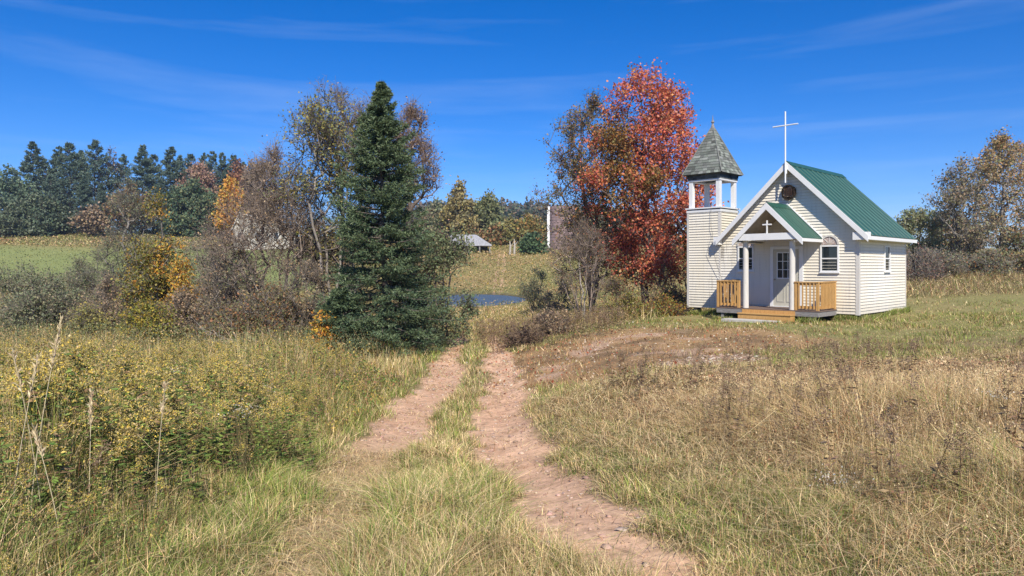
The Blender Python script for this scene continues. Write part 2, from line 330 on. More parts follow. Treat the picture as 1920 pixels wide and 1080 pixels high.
# pond
mw, nw, pw = mat_new('pond_water'); pw.inputs['Base Color'].default_value = (0.075, 0.125, 0.19, 1); pw.inputs['Roughness'].default_value = 0.3
t = nw.nodes.new('ShaderNodeTexCoord'); m1 = nw.nodes.new('ShaderNodeMapping'); m1.inputs['Scale'].default_value = (1, 3, 1)
z = nw.nodes.new('ShaderNodeTexNoise'); z.inputs['Scale'].default_value = 2.2; z.inputs['Detail'].default_value = 4
b = nw.nodes.new('ShaderNodeBump'); b.inputs['Strength'].default_value = 0.6; b.inputs['Distance'].default_value = 0.9
nw.links.new(t.outputs['Object'], m1.inputs[0]); nw.links.new(m1.outputs[0], z.inputs['Vector']); nw.links.new(z.outputs['Fac'], b.inputs['Height']); nw.links.new(b.outputs[0], pw.inputs['Normal'])
th = np.linspace(0, 2 * math.pi, 64, endpoint=False)
pv = np.stack([POND[0] + 7.1 * np.cos(th), POND[1] + 17.0 * np.sin(th), np.full(64, POND[2])], -1)
tag(link(npmesh('pond_water', pv, [np.arange(64)[None]], mw), 'pond_water'), kind='structure')

# ---------------------------------------------------------------- chapel
CH = empty('chapel', (11.73, 24.0, 0.03), math.radians(-45))
tag(CH, 'tiny cream clapboard chapel with green metal roof, square bell tower and gabled porch', 'chapel')
RX, RZ, SL = -2.37, 5.39, 0.985          # ridge
roofz = lambda x: RZ - SL * abs(x - RX)
WL, WR, WB = -5.13, 0.0, 5.0
PITCH, LIP = 0.104, 0.028
def course_face(mb, pts_fn, z0, z1, place):
    """lap siding courses: place(a, out, z)->3d; pts_fn(z)->(a0,a1) span"""
    z = z0
    while z < z1 - 1e-4:
        zt = min(z + PITCH, z1); s0 = pts_fn(z); s1 = pts_fn(zt)
        if s0 is None or s1 is None: break
        zm = z + 0.012
        vs = [place(s0[0], LIP, z), place(s0[1], LIP, z), place(s1[1], 0.002, zt), place(s1[0], 0.002, zt),
              place(s0[0], 0.0, z), place(s0[1], 0.0, z)]
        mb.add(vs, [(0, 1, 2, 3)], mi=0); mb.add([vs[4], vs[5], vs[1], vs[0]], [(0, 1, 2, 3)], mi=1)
        z += PITCH
# main walls
mb = MB()
def gable_span(z):
    a = WL + 0.0; b = WR
    if z > roofz(WR) - 0.05: b = RX + (RZ - 0.05 - z) / SL
    if z > roofz(WL) - 0.05: a = RX - (RZ - 0.05 - z) / SL
    return (a, b) if b - a > 0.02 else None
course_face(mb, gable_span, 0.0, 5.2, lambda a, o, z: (a, -o, z))
course_face(mb, lambda z: (0.0, WB), 0.0, roofz(0) - 0.06, lambda a, o, z: (o, a, z))
core = [(WL + .01, 0.0), (WR - .01, 0.0), (WR - .01, roofz(WR) - .08), (RX, RZ - .08), (WL + .01, roofz(WL) - .08)]
mb.prism(core, 0.01, WB, mi=0)
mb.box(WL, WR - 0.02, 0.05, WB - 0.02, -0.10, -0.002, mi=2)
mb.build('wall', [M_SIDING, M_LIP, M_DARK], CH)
# corner boards
for args in ((-0.09, 0.028, -0.028, -0.001, -0.03, 2.95), (0.001, 0.028, -0.001, 0.09, -0.03, 2.70), (0.0, 0.028, WB - 0.09, WB + 0.02, -0.03, 2.70), (WL - 0.03, WL + 0.035, -0.026, -0.001, -0.02, 2.3)):
    mb = MB(); mb.box(*args); mb.build('corner_board', M_COLUMN, CH)
# main roof
def gable_roof(rx, rz, sl, hwl, hwr, y0, y1, thick, name, parent, ribs=0.24, under=None):
    mb = MB()
    for sgn, hw in ((-1, hwl), (1, hwr)):
        n = Vector((sgn * sl, 0, 1)).normalized()
        a = Vector((rx, 0, rz)); e = Vector((rx + sgn * hw, 0, rz - sl * hw))
        def q(p, y, o): r = p + n * o; return (r.x, y, r.z)
        vs = [q(a, y0, 0), q(e, y0, 0), q(e, y1, 0), q(a, y1, 0), q(a, y0, -thick), q(e, y0, -thick), q(e, y1, -thick), q(a, y1, -thick)]
        fs = [(0, 1, 2, 3), (4, 7, 6, 5), (0, 4, 5, 1), (1, 5, 6, 2), (2, 6, 7, 3)]
        mb.add(vs, [fs[0], fs[2], fs[3], fs[4]], mi=0); mb.add(vs, [fs[1]], mi=1)
        y = y0 + 0.03
        while y < y1 - 0.02:                         # raised ribs
            w0, w1, hh = 0.022, 0.010, 0.020
            vs = [q(a, y - w0, .001), q(a, y - w1, hh), q(a, y + w1, hh), q(a, y + w0, .001), q(e, y - w0, .001), q(e, y - w1, hh), q(e, y + w1, hh), q(e, y + w0, .001)]
            mb.add(vs, [(0, 1, 5, 4), (1, 2, 6, 5), (2, 3, 7, 6), (4, 5, 6, 7)], mi=0)
            y += ribs
    o = mb.build(name, [M_GREENROOF, under or M_UNDER], parent)
    mb = MB()
    for sgn in (-1, 1):                              # ridge cap
        c0 = (rx, rz + 0.034); w = 0.17
        x1_, z1_ = rx + sgn * w, rz + 0.036 - sl * w + 0.005
        mb.add([(c0[0], y0 - .01, c0[1]), (x1_, y0 - .01, z1_), (x1_, y1 + .01, z1_), (c0[0], y1 + .01, c0[1]),
                (x1_, y0 - .01, z1_ - 0.02), (x1_, y1 + .01, z1_ - 0.02)], [(0, 1, 2, 3), (1, 4, 5, 2)])
    mb.build('ridge_cap', M_GREENROOF, o); return o
gable_roof(RX, RZ, SL, 2.76, 2.75, -0.28, WB + 0.02, 0.07, 'roof', CH, 0.46, M_WHITE)
def rake(mb, rx, rz, sl, hwl, hwr, y0, y1, width, drop=0.0):
    for sgn, hw in ((-1, hwl), (1, hwr)):
        L_ = math.hypot(1, sl); vv = width * L_
        # vertical-cut board following the slope
        top0 = rz - drop; x1_ = rx + sgn * hw; topE = rz - sl * hw - drop
        poly = [(rx, top0), (rx, top0 - vv), (x1_, topE - vv * 0.92), (x1_, topE)]
        if sgn > 0: poly = poly
        else: poly = poly[::-1]
        mb.prism(poly, y0, y1)
mb = MB(); rake(mb, RX, RZ, SL, 2.78, 2.77, -0.325, -0.283, 0.165, 0.0)
mb.build('rake_board', M_WHITE, CH)
mb = MB(); xe = RX + 2.75; ze = RZ - SL * 2.75
mb.box(xe - 0.005, xe + 0.03, -0.281, WB + 0.02, ze - 0.155, ze - 0.035)                    # fascia
mb.box(0.03, xe - 0.008, -0.281, WB + 0.02, ze - 0.145, ze - 0.125)                        # soffit
mb.build('fascia', M_WHITE, CH)
mb = MB(); mb.box(-0.10, xe + 0.02, -0.278, -0.032, ze - 0.16, ze + 0.10)
mb.build('eave_return', M_WHITE, CH); mb = MB(); mb.box(-5.26, -5.02, -0.278, -0.032, RZ - SL * 2.76 - 0.2, RZ - SL * 2.76 + 0.1)
mb.build('eave_return', M_WHITE, CH)
# foundation blocks
for (x, y) in ((-0.35, 0.25), (-0.3, 2.5), (-0.3, 4.7), (-2.6, 0.3), (-5.0, 0.3), (-6.3, 0.2), (-6.75, 1.1)):
    mb = MB(); mb.box(x - .11, x + .11, y - .1, y + .1, -0.4, -0.01); mb.build('foundation_block', M_GREYWOOD, CH, 0.01)
# tower
TX0, TX1, TY1 = -6.55, -5.13, 1.42
mb = MB()
def tow(fn, z0, z1): course_face(mb, lambda z: fn[0], z0, z1, fn[1])
tow(((TX0, TX1), lambda a, o, z: (a, -o, z)), 0, 3.80)
tow(((0, TY1), lambda a, o, z: (TX1 + o, a, z)), 0.0, 3.80)
tow(((TY1, 0), lambda a, o, z: (TX0 - o, a, z)), 0, 3.80)
mb.box(TX0 + .004, TX1 - .004, 0.004, TY1, 0.0, 3.80)
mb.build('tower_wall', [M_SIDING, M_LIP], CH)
mb = MB(); mb.box(TX0 - .026, TX0 + .07, -.027, -.001, -.02, 3.78); mb.box(TX1 - .07, TX1 + .026, -.027, -.001, 2.3, 3.78); mb.box(TX1 + .001, TX1 + .027, -.0005, .07, 2.6, 3.78)
mb.build('tower_corner_board', M_COLUMN, CH)
mb = MB()
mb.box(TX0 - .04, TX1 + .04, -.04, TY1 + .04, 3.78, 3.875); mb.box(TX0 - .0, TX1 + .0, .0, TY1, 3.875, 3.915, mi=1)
mb.box(TX0 - .075, TX1 + .075, -.075, TY1 + .075, 3.915, 3.965)
mb.build('tower_ledge', [M_WHITE, M_DARK], CH)
for x in (TX0 + .03, TX1 - .03 - .17):
    for y in (.03, TY1 - .03 - .17):
        mb = MB(); mb.box(x, x + .17, y, y + .17, 3.965, 5.02); mb.build('belfry_post', M_WHITE, CH, 0.006)
mb = MB()
mb.box(TX0 + .005, TX1 - .005, .005, .175, 5.02, 5.085); mb.box(TX0 + .005, TX1 - .005, TY1 - .175, TY1 - .005, 5.02, 5.085)
mb.box(TX0 + .005, TX0 + .175, .175, TY1 - .175, 5.02, 5.085); mb.box(TX1 - .175, TX1 - .005, .175, TY1 - .175, 5.02, 5.085)
mb.build('belfry_beam', M_WHITE, CH)
M_SHG = vcolmat('grey_wood_shingles', 0.9, 0.15, 22, 0.3)
r_ = random.Random(4)
cx, cy = (TX0 + TX1) / 2, TY1 / 2
def shingle_courses(mb, z0, z1, h0, h1, n, base):
    for k in range(n):
        za = z0 + (z1 - z0) * k / n; zb = z0 + (z1 - z0) * (k + 1) / n
        ha = h0 + (h1 - h0) * k / n + 0.014; hb = h0 + (h1 - h0) * (k + 1) / n
        for s in range(4):
            co, si = round(math.cos(s * math.pi / 2)), round(math.sin(s * math.pi / 2))
            m = max(2, int(2 * ha / 0.17)); off = r_.random()
            cuts = [-1] + sorted([-1 + 2 * (i + off * .8) / m for i in range(1, m)] ) + [1]
            cuts = [min(1, c) for c in cuts]
            for i in range(len(cuts) - 1):
                if cuts[i + 1] - cuts[i] < 1e-3: continue
                v = r_.choice([0.55, 0.75, 0.85, 1.0, 1.0, 1.3, 1.55]) * r_.uniform(.9, 1.1)
                c = (base[0] * v, base[1] * v * r_.uniform(.97, 1.06), base[2] * v)
                pts = [(cuts[i] * ha, -ha, za), (cuts[i + 1] * ha, -ha, za), (cuts[i + 1] * hb, -hb, zb), (cuts[i] * hb, -hb, zb), (cuts[i + 1] * ha, -ha + .02, za), (cuts[i] * ha, -ha + .02, za)]
                P = [(cx + p[0] * co - p[1] * si, cy + p[0] * si + p[1] * co, p[2]) for p in pts]
                mb.add(P, [(0, 1, 2, 3), (5, 4, 1, 0)], c)
mb = MB(); shingle_courses(mb, 5.30, 7.22, 0.86, 0.045, 17, (0.175, 0.185, 0.165))
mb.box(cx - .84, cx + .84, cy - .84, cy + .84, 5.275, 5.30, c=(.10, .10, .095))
for a_, b_ in ((-1, -1), (1, -1), (1, 1), (-1, 1)):     # hip ridges
    mb.tube((cx + a_ * .872, cy + b_ * .872, 5.31), (cx + a_ * .055, cy + b_ * .055, 7.22), 0.028, 0.018, 5, c=(.20, .205, .185))
mb.build('spire_roof', M_SHG, CH)
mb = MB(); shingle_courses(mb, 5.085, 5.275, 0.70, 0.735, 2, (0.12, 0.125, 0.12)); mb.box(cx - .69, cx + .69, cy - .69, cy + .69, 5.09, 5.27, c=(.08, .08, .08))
mb.build('belfry_frieze', M_SHG, CH)
mb = MB()
prof = [(.085, 7.16), (.07, 7.27), (.05, 7.34), (.03, 7.40), (.06, 7.43), (.07, 7.46), (.055, 7.49), (.03, 7.52), (.02, 7.58), (.005, 7.74)]
for (ra, za), (rb, zb) in zip(prof, prof[1:]): mb.tube((cx, cy, za), (cx, cy, zb), ra, rb, 10)
mb.build('finial', M_GREYWOOD, CH)
mb = MB(); pc = [(-5.47, -.09, 3.9), (-5.47, -.10, 3.2), (-5.40, -.09, 2.9), (-5.30, -.33, 2.55), (-5.2, -.2, 1.8), (-4.9, -.1, 0.9), (-4.75, -.06, 0.2)]
for a_, b_ in zip(pc, pc[1:]): mb.tube(a_, b_, .006, .006, 5)
mb.build('cable', M_CABLE, CH)
# roof cross
mb = MB(); mb.tube((RX, -.37, 4.62), (RX, -.37, 7.18), .028, .026, 8); mb.tube((RX - .46, -.37, 6.68), (RX + .46, -.37, 6.68), .024, .024, 8)
mb.box(RX - .045, RX + .045, -.36, -.326, 4.95, 5.25); mb.build('roof_cross', M_PIPE, CH)
# windows
def window(parent, cxl, z0, z1, w, side, arch=True):
    W = empty('window', (0, 0, 0)); W.parent = parent
    def P(mb, a0, a1, o0, o1, za, zb):
        if side == 'f': mb.box(a0, a1, -o1, -o0, za, zb)
        else: mb.box(o0, o1, a0, a1, za, zb)
    a0, a1 = cxl - w / 2, cxl + w / 2; m = MB(); t_ = .055
    P(m, a0, a0 + t_, .001, .062, z0, z1); P(m, a1 - t_, a1, .001, .062, z0, z1)
    P(m, a0 + t_, a1 - t_, .001, .062, z1 - t_, z1); P(m, a0 - .02, a1 + .02, .001, .085, z0 - .045, z0)
    P(m, a0 + t_, a1 - t_, .001, .060, z0, z0 + .05)
    zm = (z0 + z1) / 2; P(m, a0 + t_, a1 - t_, .028, .055, zm - .022, zm + .022)
    m.build('window_frame', M_WHITE, W, 0.004)
    g = MB(); P(g, a0 + t_, a1 - t_, .022, .030, zm + .022, z1 - t_); P(g, a0 + t_, a1 - t_, .022, .026, z0 + .05, zm - .022); g.build('pane', M_GLASS, W)
    if arch:
        g = MB(); r = w / 2; n = 16
        poly = [(cxl + r * math.cos(math.pi * i / n), z1 + .02 + r * math.sin(math.pi * i / n) * 1.02) for i in range(n + 1)]
        g.prism(poly, -.045, -.001, mi=0)
        for i in range(n):
            a_, b_ = math.pi * i / n, math.pi * (i + 1) / n; z9 = z1 + .02
            q = [(cxl + r * 1.03 * math.cos(a_), z9 + r * 1.05 * math.sin(a_)), (cxl + r * 1.03 * math.cos(b_), z9 + r * 1.05 * math.sin(b_)),
                 (cxl + r * .84 * math.cos(b_), z9 + r * .86 * math.sin(b_)), (cxl + r * .84 * math.cos(a_), z9 + r * .86 * math.sin(a_))]
            g.prism(q, -.075, -.003, mi=1)
        for k in (45, 90, 135):
            a_ = math.radians(k); g.tube((cxl, -.05, z1 + .03), (cxl + r * .83 * math.cos(a_), -.05, z1 + .03 + r * .83 * math.sin(a_)), .012, .012, 4, mi=1)
        g.tube((cxl, -.06, z1 + .02), (cxl, -.03, z1 + .02), .07, .07, 12, mi=2)
        m_arch = simple('peeling_arch_paint', (.62, .56, .52), .8, .2, nscale=16, col2=(.30, .19, .15)); 
        g.build('arch_panel', [m_arch, M_COLUMN, M_UNDER], W)
    return W
window(CH, -0.95, 1.435, 2.37, .64, 'f')
window(CH, -4.05, 1.465, 2.39, .64, 'f')
window(CH, 2.78, 1.45, 2.385, .60, 's', False)
# door
D_ = MB(); dx0, dx1, dz0, dz1 = -2.96, -2.06, .19, 2.25
D_.box(dx0, dx1, -.045, -.022, dz0, dz1)
def ring(mb, x0, x1, z0, z1, y0, y1, w): mb.box(x0, x0 + w, y0, y1, z0, z1); mb.box(x1 - w, x1, y0, y1, z0, z1); mb.box(x0 + w, x1 - w, y0, y1, z0, z0 + w); mb.box(x0 + w, x1 - w, y0, y1, z1 - w, z1)
for xa in (dx0 + .13, dx0 + .49): ring(D_, xa, xa + .28, dz0 + .15, dz0 + .80, -.058, -.0455, .03)
door = D_.build('door', M_DOOR, CH)
m = MB(); wx0, wx1, wz0, wz1 = dx0 + .16, dx1 - .16, dz0 + 1.02, dz1 - .13
ring(m, wx0 - .03, wx1 + .03, wz0 - .03, wz1 + .03, -.066, -.046, .035)
for i in (1, 2): x = wx0 + (wx1 - wx0) * i / 3; m.box(x - .01, x + .01, -.062, -.05, wz0, wz1); zq = wz0 + (wz1 - wz0) * i / 3; m.box(wx0, wx1, -.0625, -.0505, zq - .01, zq + .01)
m.build('glazing_bars', M_WHITE, door)
m = MB(); m.box(wx0, wx1, -.050, -.046, wz0, wz1); m.build('pane', M_GLASS, door)
m = MB(); m.tube((dx0 + .07, -.045, 1.15), (dx0 + .07, -.09, 1.15), .012, .012, 8); m.tube((dx0 + .07, -.085, 1.15), (dx0 + .07, -.125, 1.15), .03, .027, 12); m.build('handle', M_BRASS, door)
m = MB(); m.box(dx0 - .13, dx0 - .005, -.06, -.001, .155, dz1 + .11); m.box(dx1 + .05, dx1 + .19, -.06, -.001, .155, dz1 + .11); m.box(dx0 - .005, dx1 + .05, -.06, -.001, dz1 + .01, dz1 + .11)
m.box(dx0 - .005, dx1 + .05, -.09, -.001, .155, .185); m.build('door_frame', M_WHITE, CH, .004)
# porch roof, truss, columns
PX, PZ = -2.43, 3.83
gable_roof(PX, PZ, 1.0, 1.24, 1.24, -1.74, -0.002, 0.05, 'porch_roof', CH, 0.24)
mb = MB(); rake(mb, PX, PZ, 1.0, 1.26, 1.26, -1.785, -1.743, 0.165); mb.build('porch_rake_board', M_WHITE, CH)
mb = MB(); mb.box(PX - 1.02, PX + 1.02, -1.74, -1.64, 2.54, 2.77)
for sx_ in (-1, 1):
    mb.box(PX + sx_ * 0.90 - .05, PX + sx_ * .90 + .05, -1.638, -.03, 2.54, 2.68)
mb.build('porch_beam', M_WHITE, CH, .004)
mb = MB()
for sx_ in (-1, 1):
    xq = PX + sx_ * 1.24; zq = PZ - 1.24; a_, b_ = sorted((xq, xq + sx_ * .025)); mb.box(a_, b_, -1.742, -.03, zq - .12, zq - .015)
    a_, b_ = sorted((PX + sx_ * .96, xq)); mb.box(a_, b_, -1.74, -.03, zq - .115, zq - .10)
mb.build('porch_fascia', M_WHITE, CH)
mb = MB()
for sx_ in (-1, 1):
    poly = [(PX, PZ + .03), (PX, PZ + .075), (PX + sx_ * 1.25, PZ - 1.25 + .075), (PX + sx_ * 1.25, PZ - 1.25 + .03)]
    mb.prism(poly if sx_ < 0 else poly[::-1], -.09, -.022)
mb.build('porch_flashing', M_WHITE, CH)
mb = MB(); mb.box(PX - .022, PX + .022, -1.71, -1.67, 2.772, 3.22); mb.box(PX - .16, PX + .16, -1.712, -1.668, 3.055, 3.10); mb.build('porch_cross', M_WHITE, CH)
for xx in (-1.63, -3.31):
    mb = MB(); mb.tube((xx, -1.50, .152), (xx, -1.50, 2.54), .105, .095, 18); mb.build('column', M_COLUMN, CH)
# deck, steps, railings
mb = MB(); n = 12
for i in range(n):
    y0 = -1.60 + 1.60 * i / n; mb.box(-4.42, -.70, y0 + .004, y0 + 1.6 / n - .004 if i < n - 1 else -.03, .115, .15)
mb.build('deck', M_DECK, CH)
mb = MB(); mb.box(-4.40, -.72, -1.585, -1.545, -.05, .113); mb.box(-.76, -.72, -1.543, -.03, -.05, .113); mb.box(-4.40, -4.36, -1.543, -.03, -.05, .113)
for xx in (-4.2, -3.2, -1.7, -1.0): mb.box(xx - .05, xx + .05, -1.54, -1.44, -.45, .1)
mb.build('deck_frame', M_GREYWOOD, CH)
mb = MB(); mb.box(-3.41, -1.48, -1.96, -1.60, -.035, 0.0); mb.box(-3.39, -1.50, -1.93, -1.895, -.24, -.036); mb.box(-3.39, -3.35, -1.894, -1.60, -.24, -.036); mb.box(-1.54, -1.50, -1.894, -1.60, -.24, -.036)
mb.box(-3.40, -1.49, -1.60, -1.588, .0, .11)
mb.build('step', M_PINE, CH, .003)
def railing(p0, p1, nb, ends=(1, 1)):
    p0 = Vector((*p0, 0)); p1 = Vector((*p1, 0)); d = (p1 - p0); Ln = d.length; d.normalize(); nrm = Vector((-d.y, d.x, 0))
    mb = MB()
    def bar(a, b, w, z0, z1, o=0):
        q = [p0 + d * a + nrm * (o - w / 2), p0 + d * b + nrm * (o - w / 2), p0 + d * b + nrm * (o + w / 2), p0 + d * a + nrm * (o + w / 2)]
        mb.add([(v.x, v.y, z0) for v in q] + [(v.x, v.y, z1) for v in q], [(0, 3, 2, 1), (4, 5, 6, 7), (0, 1, 5, 4), (1, 2, 6, 5), (2, 3, 7, 6), (3, 0, 4, 7)])
    bar(-.045, Ln + .045, .13, 1.085, 1.12); bar(.047, Ln - .047, .035, .99, 1.08, .0); bar(.047, Ln - .047, .04, .22, .305)
    for i in range(nb):
        a = .05 + (Ln - .1) * (i + .5) / nb; bar(a - .019, a + .019, .036, .20, 1.075, -.04)
    o = mb.build('railing', M_PINE, CH)
    for k, e in enumerate(ends):
        if not e: continue
        c = p0 if k == 0 else p1; m2 = MB(); m2.box(c.x - .045, c.x + .045, c.y - .045, c.y + .045, .152, 1.083); m2.build('rail_post', M_PINE, o, .003)
railing((-4.36, -1.53), (-3.56, -1.53), 5)
railing((-4.36, -1.44), (-4.36, -.10), 9, (0, 1))
railing((-1.48, -1.53), (-.76, -1.53), 5)
railing((-.76, -1.44), (-.76, -.10), 10, (0, 1))
# slab, wreath
mb = MB(); mb.box(-.95, .95, -.28, .28, -.11, -.0)
p = CH.matrix_basis @ Vector((-2.75, -2.28, 0)); s = mb.build('concrete_slab', M_CONC, None, .012); s.location = (p.x, p.y, float(gz(p.x, p.y)) + .085); s.rotation_euler = (0, 0, math.radians(-46))
tag(s, 'flat pale concrete slab on the ground at the foot of the porch step', 'slab')
W = empty('wreath', CH.matrix_basis @ Vector((RX + .0, -.10, 4.30)), math.radians(-45)); tag(W, 'round dark grapevine wreath with rusty woven centre hanging high on the gable', 'wreath')
mb = MB(); rr = random.Random(3)
for k in range(12):
    R_ = .235 + rr.uniform(-.03, .03); pts = []; ph = rr.random() * 6; n = 22
    for i in range(n + 1):
        a_ = 2 * math.pi * i / n; r2_ = R_ + .025 * math.sin(3 * a_ + ph) + rr.uniform(-.008, .008); pts.append((r2_ * math.cos(a_), -.02 + .04 * math.sin(5 * a_ + ph), r2_ * math.sin(a_)))
    for a_, b_ in zip(pts, pts[1:]): mb.tube(a_, b_, .012, .012, 4)
mb.build('vine_ring', simple('dark_vine', (.045, .03, .02), .8, .2, nscale=30), W)
mb = MB()
for i in range(-4, 5):
    h = math.sqrt(max(0, .17 ** 2 - (i * .04) ** 2)); mb.tube((-h, -.03 + (i % 2) * .02, i * .04), (h, -.03 + (i % 2) * .02, i * .04), .014, .014, 5)
for i in range(-2, 3): mb.tube((i * .065, -.05, -.15), (i * .065, -.05, .15), .010, .010, 5)
mb.build('woven_centre', simple('rusty_slats', (.10, .055, .04), .75, .2, nscale=14, namt=.3), W)

# ---------------------------------------------------------------- trees
def tubes(P0, P1, R0, R1, n, C):
    """vectorised tapered prisms"""
    P0, P1 = np.asarray(P0, float), np.asarray(P1, float); m = len(P0)
    d = P1 - P0; d /= np.maximum(np.linalg.norm(d, axis=1, keepdims=True), 1e-6)
    ref = np.where(np.abs(d[:, 2:3]) > .9, C3(1, 0, 0)[None], C3(0, 0, 1)[None]); a = np.cross(d, ref); a /= np.linalg.norm(a, axis=1, keepdims=True); b_ = np.cross(d, a)
    th = np.arange(n) * 2 * math.pi / n
    ring = a[:, None] * np.cos(th)[None, :, None] + b_[:, None] * np.sin(th)[None, :, None]
    V = np.concatenate([P0[:, None] + ring * np.asarray(R0)[:, None, None], P1[:, None] + ring * np.asarray(R1)[:, None, None]], 1)
    k = np.arange(n); q = np.stack([k, (k + 1) % n, (k + 1) % n + n, k + n], -1)
    Fq = (np.arange(m)[:, None, None] * 2 * n + q[None]).reshape(-1, 4)
    Cc = np.repeat(np.asarray(C, float).reshape(-1, 3) if np.ndim(C) > 1 else np.tile(C, (m, 1)), 2 * n, axis=0)
    return V.reshape(-1, 3), Fq, Cc
def rdir(n, r, up=0.0):
    v = r.normal(size=(n, 3)); v[:, 2] += up; return v / np.linalg.norm(v, axis=1, keepdims=True)
def kites(P, size, asp, C, r, up=0.3, axis=None):
    """leaf-shaped quads; size (n,), axis optional growth direction"""
    n = len(P); a = rdir(n, r) if axis is None else axis
    nm = rdir(n, r, up); b_ = np.cross(a, nm); b_ /= np.maximum(np.linalg.norm(b_, axis=1, keepdims=True), 1e-6)
    s = np.asarray(size)[:, None]; w = s * asp
    V = np.stack([P, P + a * s * .45 + b_ * w * .5, P + a * s, P + a * s * .45 - b_ * w * .5], 1).reshape(-1, 3)
    Fq = np.arange(4 * n).reshape(-1, 4); return V, Fq, np.repeat(C, 4, axis=0)
class Acc:
    def __init__(s): s.V = []; s.F = []; s.C = []; s.n = 0
    def add(s, V, Fq, C): s.V.append(V); s.F.append(Fq + s.n); s.C.append(C); s.n += len(V)
    def mesh(s, name, mat, smooth=False):
        groups = {}
        for f in s.F: groups.setdefault(f.shape[1], []).append(f)
        return npmesh(name, np.concatenate(s.V), [np.concatenate(g) for g in groups.values()], mat, np.concatenate(s.C), smooth)
def pick(pal, n, r, w=None):
    pal = np.array(pal, float); k = r.choice(len(pal), n, p=None if w is None else np.array(w) / np.sum(w))
    return pal[k] * r.uniform(.75, 1.25, (n, 1)) * r.uniform(.93, 1.07, (n, 3))
def grow(T, stems, upw=1.0):
    """connect target points T to stem polylines -> nodes, parents"""
    N = []; PAR = []; PL = []
    for s in stems:
        for i, p in enumerate(s):
            N.append(p); PAR.append(-1 if i == 0 else len(N) - 2); PL.append(0 if i == 0 else PL[-1] + np.linalg.norm(np.array(p) - np.array(s[i - 1])))
    cap = len(N) + 2 * len(T) + 4; A = np.zeros((cap, 3)); A[:len(N)] = N; pl = np.zeros(cap); pl[:len(N)] = PL; par = PAR[:]; k = len(N)
    root = np.mean([s[0] for s in stems], axis=0)
    order = np.argsort(np.linalg.norm(T - root, axis=1)); H = max(T[:, 2].max() - root[2], .1); ends = []
    rr = np.random.default_rng(len(T))
    for ti in order:
        p = T[ti]; d = p - A[:k]; L_ = np.linalg.norm(d, axis=1); hz = np.linalg.norm(d[:, :2], axis=1)
        cost = L_ + .18 * pl[:k] + upw * np.maximum(0, hz * .5 - d[:, 2])
        j = int(np.argmin(cost)); v = p - A[j]; ln = L_[j]
        if ln > .12 * H * .5:
            mid = A[j] + v * .5 + rr.normal(size=3) * ln * .07; mid[2] -= ln * .04
            A[k] = mid; par.append(j); pl[k] = pl[j] + ln * .5; A[k + 1] = p; par.append(k); pl[k + 1] = pl[k] + ln * .5; k += 2
        else:
            A[k] = p; par.append(j); pl[k] = pl[j] + ln; k += 1
        ends.append(k - 1)
    return A[:k], np.array(par), np.array(ends)
def crown_points(n, H, R, cb, shape, r, lumps=22, spread=.22, lean=(0, 0)):
    """points in clumps inside a profile; shape(f)->relative radius"""
    P = []
    while len(P) < lumps:
        f = r.random(); w = shape(f)
        if r.random() > w + .15: continue
        a = r.uniform(0, 2 * math.pi); q = w * R * math.sqrt(r.random()) * .85
        P.append((q * math.cos(a), q * math.sin(a), H * (cb + (1 - cb) * f)))
    P = np.array(P); k = r.integers(0, len(P), n)
    T = P[k] + r.normal(size=(n, 3)) * C3(R, R, R * 1.0) * spread
    f = np.clip((T[:, 2] / H - cb) / (1 - cb), 0, 1); lim = np.array([shape(q) for q in f]) * R * 1.02
    rad_ = np.linalg.norm(T[:, :2], axis=1); s = np.minimum(1, lim / np.maximum(rad_, 1e-3)); T[:, :2] *= s[:, None]
    zl = H * cb; zm = np.percentile(T[:, 2], 99.3); T[:, 2] = zl + (T[:, 2] - zl) * (H * .98 - zl) / max(zm - zl, .1)
    rq = np.percentile(np.abs(T[:, 0]), 97); T[:, :2] *= min(max(R * .92 / max(rq, .01), .9), 1.5)
    T[:, 2] = np.clip(T[:, 2], H * cb * .9, H * 1.0); T[:, 0] += lean[0] * T[:, 2]; T[:, 1] += lean[1] * T[:, 2]
    return T
ovoid = lambda f: math.sqrt(max(0.0, 1 - (2 * f ** .8 - 1) ** 2)) * .98 + .02
def egg(f): return (math.sin(math.pi * min(1, f ** .62)) ** .7 if 0 < f < 1 else 0.02)
broad = lambda f: max(0.05, (1 - f ** 3.2) ** .6 * (.72 + .5 * min(1, f * 2)))
